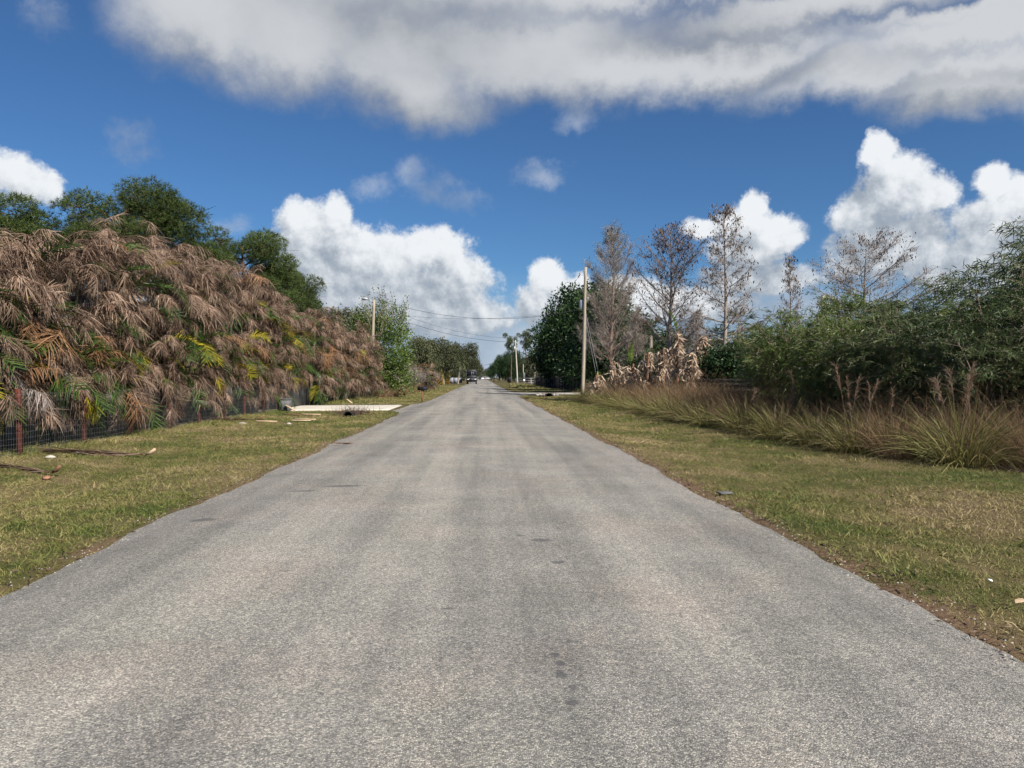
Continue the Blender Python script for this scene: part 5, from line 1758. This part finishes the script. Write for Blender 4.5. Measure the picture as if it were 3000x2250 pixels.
# ------------------------------------------------------------------ mailboxes and roadside furniture
def mailbox(x, y, label, post_h, bw, bl, bh, mat='black_paint', post='wood_brown', rz=0.0, pw=.10, arch=True):
    T = thing('mailbox', label, 'mailbox', (x, y, 0), rz, 'roadside mailboxes')
    obj('post', MB().box((0, 0, post_h / 2), (pw, pw, post_h), 0, 1, .008).mesh('post', M[post]), T)
    n_ = 9
    if arch:
        an = np.linspace(0, math.pi, n_)
        prof = np.concatenate([[(-bw / 2, 0)], np.column_stack([-np.cos(an) * bw / 2, bh * .55 + np.sin(an) * bh * .45]), [(bw / 2, 0)]])
    else:
        prof = np.array([(-bw / 2, 0), (-bw / 2, bh * .93), (-bw * .42, bh), (bw * .42, bh), (bw / 2, bh * .93), (bw / 2, 0)])
    k_ = len(prof)
    V = np.concatenate([np.column_stack([np.full(k_, s_ * bl / 2), prof[:, 0], prof[:, 1]]) for s_ in (-1, 1)])
    Q_ = [(i, (i + 1) % k_, (i + 1) % k_ + k_, i + k_) for i in range(k_)]
    T_ = [(0, i + 1, i) for i in range(1, k_ - 1)] + [(k_, k_ + i, k_ + i + 1) for i in range(1, k_ - 1)]
    bx_ = obj('box', MB().add(V, Q_, T_).mesh('box', M[mat]), T, (0, 0, post_h))
    obj('door', MB().box((bl / 2 + .012, 0, bh * .45), (.02, bw * .9, bh * .8), 0, 1, .005).mesh('door', M[mat]), bx_)
    obj('flag', MB().box((bl * .1, -bw / 2 - .012, bh * .7), (.16, .012, .05)).mesh('flag', M['black_paint']), bx_)
    return T


mailbox(at(1237, 45.5), 45.5, 'black mailbox on a brown wooden post beside the left road edge', .74, .24, .58, .22)
mailbox(at(1492, 102), 102, 'tall dark green mailbox on a thin post, right road edge', .78, .44, .46, .76, 'black_paint', 'black_paint', 0, .07, False)
mailbox(at(1447, 220), 220, 'small far mailbox on the right verge before the white poles', .95, .5, 1.1, .4, 'box_grey', 'black_paint', 0, .14)
mailbox(at(1358.5, 156), 156, 'dark mailbox on a post left beside the black truck', .8, .4, .55, .5, 'black_paint', 'wood_brown', 0, .12)

mp = thing('meter_post', 'pale electric meter box on a post behind the straw bank, right', 'meter box', (at(1533, 128), 128, 0))
obj('post', MB().box((0, 0, 1.9), (.12, .12, 3.9)).mesh('post', M['wood_pole']), mp)
cab = obj('cabinet', MB().box((.12, -.12, 1.75), (.38, .2, 1.25), 0, 1, .02).mesh('cabinet', M['box_grey']), mp)
obj('meter', MB().box((.12, -.25, 1.0), (.34, .08, .36), 0, 1, .02).mesh('meter', M['white_paint']), cab)
obj('brace', MB().tube([(-.5, 0, .1), (0, 0, 1.1)], .035, 5).mesh('brace', M['galv']), mp)

# ------------------------------------------------------------------ black board fence and pipe gate on the right
bx0, by0, bx1, by1 = at(1569, 132), 132.0, 10.6, 76.0
bl = math.hypot(bx1 - bx0, by1 - by0)
bf = thing('board_fence', 'black vertical board fence in the oak shade on the right', 'fence', (bx0, by0, 0), math.atan2(by1 - by0, bx1 - bx0))
r = np.random.default_rng(1100)
BRD = [MB().box((0, 0, .82), (.20, .025, 1.55 + .05 * k), 0, 1, .004).mesh('board', M['fence_stain']) for k in range(3)]
for k in range(int(bl / .28)):
    obj('board', BRD[r.integers(3)], bf, (.15 + .28 * k, .02 * r.random(), .02 * r.random()), (0, r.normal(0, .012), 0))
PST = MB().box((0, 0, .86), (.12, .12, 1.74), 0, 1, .01).mesh('post', M['fence_stain'])
for k in range(int(bl / 2.8) + 1):
    obj('post', PST, bf, (.05 + 2.8 * k, -.09, 0))
for z in (.4, 1.3):
    obj('rail', MB().box((bl / 2, -.05, z), (bl, .05, .12)).mesh('rail', M['fence_stain']), bf)
pg = thing('pipe_gate', 'long low metal pipe gate across the far right entrance', 'gate', (at(1545, 140), 140, 0))
for z in (.45, .9, 1.35):
    obj('bar', MB().tube([(-2.2, 0, z), (2.2, 0, z)], .03, 6).mesh('bar', M['galv']), pg)
for x_ in (-2.2, -.7, .7, 2.2):
    obj('upright', MB().tube([(x_, 0, .05), (x_, 0, 1.38)], .03, 6).mesh('upright', M['galv']), pg)
# low dark rail fence behind the rusty grass
rf = thing('rail_fence', 'low dark rail fence behind the rusty grass, below the slender cypress', 'fence', (at(2050, 36), 36, 0), -.25)
for k in range(4):
    obj('post', MB().box((0, 0, .72), (.12, .12, 1.44), 0, 1, .01).mesh('post', M['fence_stain']), rf, (k * 1.9, 0, 0))
for z in (.35, .62, .89, 1.16, 1.38):
    obj('rail', MB().box((2.9, -.08, z), (6.0, .03, .17)).mesh('rail', M['fence_stain']), rf)

# white house glimpsed between bushes
hs = thing('white_house', 'white house wall glimpsed between dark bushes under the slender cypress', 'house', (at(2110, 60), 62, 0), -.1)
obj('wall', MB().box((0, 0, 1.45), (6.5, 5, 2.9)).mesh('wall', M['white_paint']), hs)
rv = [(-3.6, -2.9, 2.9), (3.6, -2.9, 2.9), (3.6, 2.9, 2.9), (-3.6, 2.9, 2.9), (-3.6, 0, 4.1), (3.6, 0, 4.1)]
obj('roof', MB().add(rv, [(0, 1, 5, 4), (2, 3, 4, 5), (3, 2, 1, 0)], [(0, 4, 3), (1, 2, 5)]).mesh('roof', M['roof']), hs)
for x_ in (-1.9, 1.7):
    wn = obj('window', MB().box((x_, -2.53, 1.5), (1.2, .06, 1.2)).mesh('window', M['glass_dark']), hs)
    obj('frame', MB().box((x_, -2.55, 2.13), (1.36, .1, .08)).box((x_, -2.55, .87), (1.36, .1, .08)).mesh('frame', M['white_paint']), wn)
# grey panel fence near the far left drive
gp = thing('panel_fence', 'blue-grey panel fence beside the leaning palm on the far left', 'fence', (at(1322, 165), 165, 0))
for k in range(5):
    obj('panel', MB().box((0, 0, .8), (.95, .06, 1.6 - .12 * k)).mesh('panel', M['blue_grey']), gp, (-2 + k, 0, 0))

# ------------------------------------------------------------------ vehicles
def wheel(parent, x, y, rad, w):
    wh = obj('wheel', MB().tube([(-w / 2, 0, 0), (-w / 2 + .03, 0, 0), (w / 2 - .03, 0, 0), (w / 2, 0, 0)], [rad * .9, rad, rad, rad * .9], 16).mesh('wheel', M['rubber']), parent, (x, y, rad))
    obj('rim', MB().tube([(-w / 2 - .012, 0, 0), (w / 2 + .012, 0, 0)], rad * .55, 12).mesh('rim', M['galv']), wh)


vY = 162.0
vt = thing('step_van', 'black boxy step van facing the camera on the left side of the road', 'truck', (at(1382, vY), vY, 0.02))
obj('body', MB().box((0, 3.1, 1.82), (2.36, 6.0, 2.5), 0, 1, .12).mesh('body', M['black_paint']), vt)
obj('hood', MB().box((0, -.25, 1.05), (2.2, .9, .9), 0, .95, .10).mesh('hood', M['black_paint']), vt)
ws = obj('windscreen', MB().box((0, .085, 2.25), (2.05, .06, .98)).mesh('windscreen', M['glass_dark']), vt)
obj('divider', MB().box((0, .05, 2.25), (.05, .04, 1.0)).mesh('divider', M['galv']), ws)
obj('sill', MB().box((0, .04, 1.74), (2.1, .05, .05)).mesh('sill', M['galv']), ws)
obj('marker_bar', MB().box((0, .15, 3.09), (1.9, .05, .05)).mesh('marker_bar', M['galv']), vt)
obj('grille', MB().box((0, -.72, 1.02), (1.1, .04, .42)).box((0, -.74, .94), (1.0, .02, .05)).box((0, -.74, 1.1), (1.0, .02, .05)).mesh('grille', M['gate_metal']), vt)
for s_x in (-.82, .82):
    obj('headlight', MB().box((s_x, -.72, 1.05), (.42, .05, .17), 0, 1, .03).mesh('headlight', M['lamp_glass']), vt)
    mr = obj('mirror', MB().box((s_x * 1.6, -.05, 2.1), (.2, .1, .42), 0, 1, .03).mesh('mirror', M['black_paint']), vt)
    obj('mirror_arm', MB().tube([(s_x * 1.42, .1, 2.3), (s_x * 1.6, -.05, 2.2)], .02, 5).mesh('mirror_arm', M['galv']), mr)
obj('bumper', MB().box((0, -.78, .55), (2.3, .16, .26), 0, 1, .03).mesh('bumper', M['black_paint']), vt)
for s_x in (-.98, .98):
    wheel(vt, s_x, .35, .40, .28)
    wheel(vt, s_x, 4.9, .40, .34)


def far_car(px, Y, label, paint, rz, pickup=False):
    T = thing('far_car' if not pickup else 'pickup_truck', label, 'car', (at(px, Y), Y, .03), rz, 'vehicles at the end of the road')
    obj('body', MB().box((0, 0, .68), (1.85, 4.6, .72), 0, .97, .12).mesh('body', M[paint]), T)
    cb = obj('cabin', MB().box((0, .1 if not pickup else -.5, 1.28), (1.65, 2.4 if not pickup else 1.6, .62), 0, .82, .10).mesh('cabin', M[paint]), T)
    obj('window', MB().box((0, .1 if not pickup else -.5, 1.27), (1.66, 2.0 if not pickup else 1.2, .36), 0, .86).mesh('window', M['glass_dark']), cb)
    obj('windscreen', MB().box((0, .1 if not pickup else -.5, 1.27), (1.3, 2.36 if not pickup else 1.58, .36), 0, .86).mesh('windscreen', M['glass_dark']), cb)
    for s_x in (-.6, .6):
        obj('headlight', MB().box((s_x, -2.28, .75), (.4, .06, .18), 0, 1, .02).mesh('headlight', M['lamp_glass']), T)
    for s_x in (-.85, .85):
        for s_y in (-1.45, 1.45):
            wheel(T, s_x, s_y, .34, .22)


far_car(1411, 440, 'white pickup at the end of the road right of the truck', 'white_paint', .25, True)
far_car(1422, 452, 'dark red car at the end of the road beside the white pickup', 'red_paint', -.5)
far_car(1430, 446, 'white car, rightmost of the vehicles at the road end', 'white_paint', 1.2)

# ------------------------------------------------------------------ things lying on the verges
def rock(seed, s):
    r = np.random.default_rng(seed)
    n1_, n2_ = 8, 6
    V = []
    for i in range(1, n2_):
        ph = math.pi * i / n2_
        for j in range(n1_):
            a = 2 * math.pi * j / n1_
            k = r.uniform(.75, 1.15)
            V.append((math.sin(ph) * math.cos(a) * k, math.sin(ph) * math.sin(a) * k, math.cos(ph) * k))
    V += [(0, 0, 1), (0, 0, -1)]
    Q_ = [((i) * n1_ + j, (i + 1) * n1_ + j, (i + 1) * n1_ + (j + 1) % n1_, i * n1_ + (j + 1) % n1_) for i in range(n2_ - 2) for j in range(n1_)]
    a, b = len(V) - 2, len(V) - 1
    T_ = [(a, j, (j + 1) % n1_) for j in range(n1_)] + [(b, (n2_ - 2) * n1_ + (j + 1) % n1_, (n2_ - 2) * n1_ + j) for j in range(n1_)]
    return MB().add(np.array(V) * np.array(s), Q_, T_)


def gz(x, y):
    return float(ground_z(x, y))


FALL = frond_mesh('fallen_frond', M['frond_dead'], 1200, 2.0, 8, 10, 44, .55, .02, 0, 2.2, .014, .12, .05, .05, .25)


def fallen(x, y, rz, s, label, base_col, n=3):
    T = thing('fallen_frond', label, 'palm frond', (x, y, gz(x, y) + .05), rz, 'dead fronds fallen on the left verge')
    for k in range(n):
        obj('rib', FALL, T, (.05 * k, .03 * (k - 1), .015 * k), (k * 1.1, .03, .06 * (k - 1)), (s, s, s * .8))
    obj('leaf_base', MB().tube([(-.02, 0, .02), (-.12, .01, .05), (-.22, .02, .13)], [.018, .035, .028], 7).mesh('leaf_base', M[base_col], True), T)


fallen(at(424, 14.9), 14.9, 3.05, 1.0, 'fallen dead palm frond with cream cut base near the wire fence', 'lumber')
fallen(at(165, 12.3), 12.15, 2.75, .95, 'fallen dead palm frond by the left picture edge', 'wood_brown')
fallen(at(760, 26.3), 26.0, 3.3, .9, 'flattened brown frond near the scattered boards', 'wood_brown', 2)
x_, y_ = at(162, 12.0), 11.75
tag(obj('brick_piece', rock(5, (.07, .05, .03)).mesh('brick_piece', M['terracotta']), None, (x_, y_, gz(x_, y_) + .04), (.3, 0, .5)), 'orange broken brick piece beside the fallen frond, left edge', 'brick')
for k, (px, Y, s, lab) in enumerate(((145, 14.3, .07, 'white stone lying at the foot of the wire fence, left'), (228, 15.3, .06, 'small white stone below the red fence post'),
                                     (846, 25.4, .07, 'small white lump on the lawn below the boards'), (708, 24.4, .10, 'grey dry weed lump on the lawn left of the boards'))):
    x_ = at(px, Y)
    tag(obj('stone', rock(20 + k, (s * 1.5, s, s * .6)).mesh('stone', M['stone' if k < 3 else 'bark_grey']), None, (x_, Y, gz(x_, Y) + s * .3)), lab, 'stone', 'stray stones on the left verge')
for k, (px, Y, L_, rz, lab) in enumerate(((880, 27.0, .75, .25, 'pale lumber offcut, nearer of the crossed pair on the left lawn'), (895, 27.6, .8, -.15, 'pale lumber offcut, farther of the crossed pair'),
                                          (912, 30.6, .75, .05, 'thin pale stick lying right of the boards'), (850, 33.0, .7, -.7, 'yellowish board leaning in the grass by the utility box'),
                                          (855, 30.4, .8, -.25, 'reddish-brown board below the utility box'), (780, 25.4, .7, .05, 'short pale board at the left end of the scattered lumber'),
                                          (1023, 43.0, .75, -.95, 'pale stick leaning at the foot of the farther hedge'))):
    x_ = at(px, Y)
    tag(obj('lumber_piece', MB().box((0, 0, 0), (L_, .11, .035), 0, 1, .004).mesh('lumber_piece', M['lumber' if k != 4 else 'wood_brown']), None, (x_, Y, gz(x_, Y) + .06 + (.12 if k in (3, 6) else 0)), (0, .3 if k in (3, 6) else .03, rz)), lab, 'board', 'scattered lumber on the left verge')


def culvert(x, y, label, rad, stones):
    T = thing('culvert_pipe', label, 'culvert', (x, y, gz(x, y)), 0, 'verge culverts')
    an = np.linspace(0, 2 * math.pi, 17)[:-1]
    ring = lambda rr, yy, zz: np.column_stack([np.cos(an) * rr, np.full(16, yy), np.sin(an) * rr + zz])
    V = np.concatenate([ring(rad, -.35, .02), ring(rad * .84, -.36, .02), ring(rad * .84, .9, -.10), ring(rad, .9, -.10)])
    Q_ = [(a * 16 + j, a * 16 + (j + 1) % 16, b * 16 + (j + 1) % 16, b * 16 + j) for a, b in ((0, 1), (1, 2), (3, 0)) for j in range(16)]
    obj('pipe', MB().add(V, Q_).mesh('pipe', M['rubber'], True), T)
    obj('pipe_end', MB().add(np.vstack([ring(rad * .86, .7, -.08), [[0, .7, -.08]]]), None, [(j, (j + 1) % 16, 16) for j in range(16)]).mesh('pipe_end', M['soil']), T)
    obj('earth_bank', rock(31, (rad * 1.7, .5, rad * .75)).mesh('earth_bank', M['soil'], True), T, (0, .62, 0))
    r = np.random.default_rng(int(abs(x) * 50))
    n = 500
    p = np.column_stack([r.normal(0, rad * 1.9, n), r.uniform(-.3, 1.3, n), np.abs(r.normal(0, .08, n)) + .03])
    k_ = (np.abs(p[:, 0]) > rad * .8) | (p[:, 1] > .3)
    p = p[k_]
    n = len(p)
    obj('dead_weeds', MB().strips(p, r.normal(0, .7, (n, 3)) + np.array([0, 0, .8]), r.uniform(.15, .4, n), .015, r, r.normal(0, .3, (n, 3)), 2).mesh('dead_weeds', M['leaf_brown']), T)
    for k in range(stones):
        s = r.uniform(.09, .2)
        obj('rubble', rock(40 + k, (s * 1.5, s, s * .7)).mesh('rubble', M['stone']), T, ((-1) ** k * (rad + .12 + .28 * (k // 2)), r.uniform(-.2, .5), .12), (0, 0, r.uniform(0, 3)))


culvert(at(1024, 30.0), 30.0, 'black culvert pipe mouth in dead weeds on the left verge', .2, 0)
culvert(at(1608, 60.5), 60.5, 'culvert mouth among pale rubble beside the right driveway', .30, 6)
tag(obj('cover_plate', MB().box((0, 0, 0), (.18, .15, .02), 0, 1, .006).mesh('cover_plate', M['box_grey']), None, (at(2098, 9.55) + .12, 9.55, .004), (0, 0, .1)), 'flat grey cover plate set in the grass by the right road edge', 'cover plate')
tag(obj('paper_litter', rock(61, (.02, .018, .01)).mesh('paper_litter', M['white_paint']), None, (at(2904, 5.25), 5.25, .03), (0, .3, 0)), 'tiny white scrap of litter in the right verge grass', 'litter')
tag(obj('fallen_leaf', MB().strips(np.array([[0, 0, .02]]), np.array([[1., .2, .15]]), np.array([.10]), np.array([.035]), np.random.default_rng(3), np.array([[0, 0, -.15]]), 3).mesh('fallen_leaf', M['lumber']), None, (at(2978, 4.75), 4.75, .01)), 'single pale yellow fallen leaf at the right picture edge', 'leaf')
tag(obj('palm_scrap', MB().strips(np.zeros((9, 3)) + np.array([0, 0, .03]), np.random.default_rng(4).normal(0, 1, (9, 3)) * np.array([1, .5, .12]), np.full(9, .32), np.full(9, .03), np.random.default_rng(4), np.zeros((9, 3)), 2).mesh('palm_scrap', M['wood_brown']), None, (at(1003, 16.6), 16.6, .02)), 'brown palm scrap on the left edge of the asphalt', 'leaf scrap')
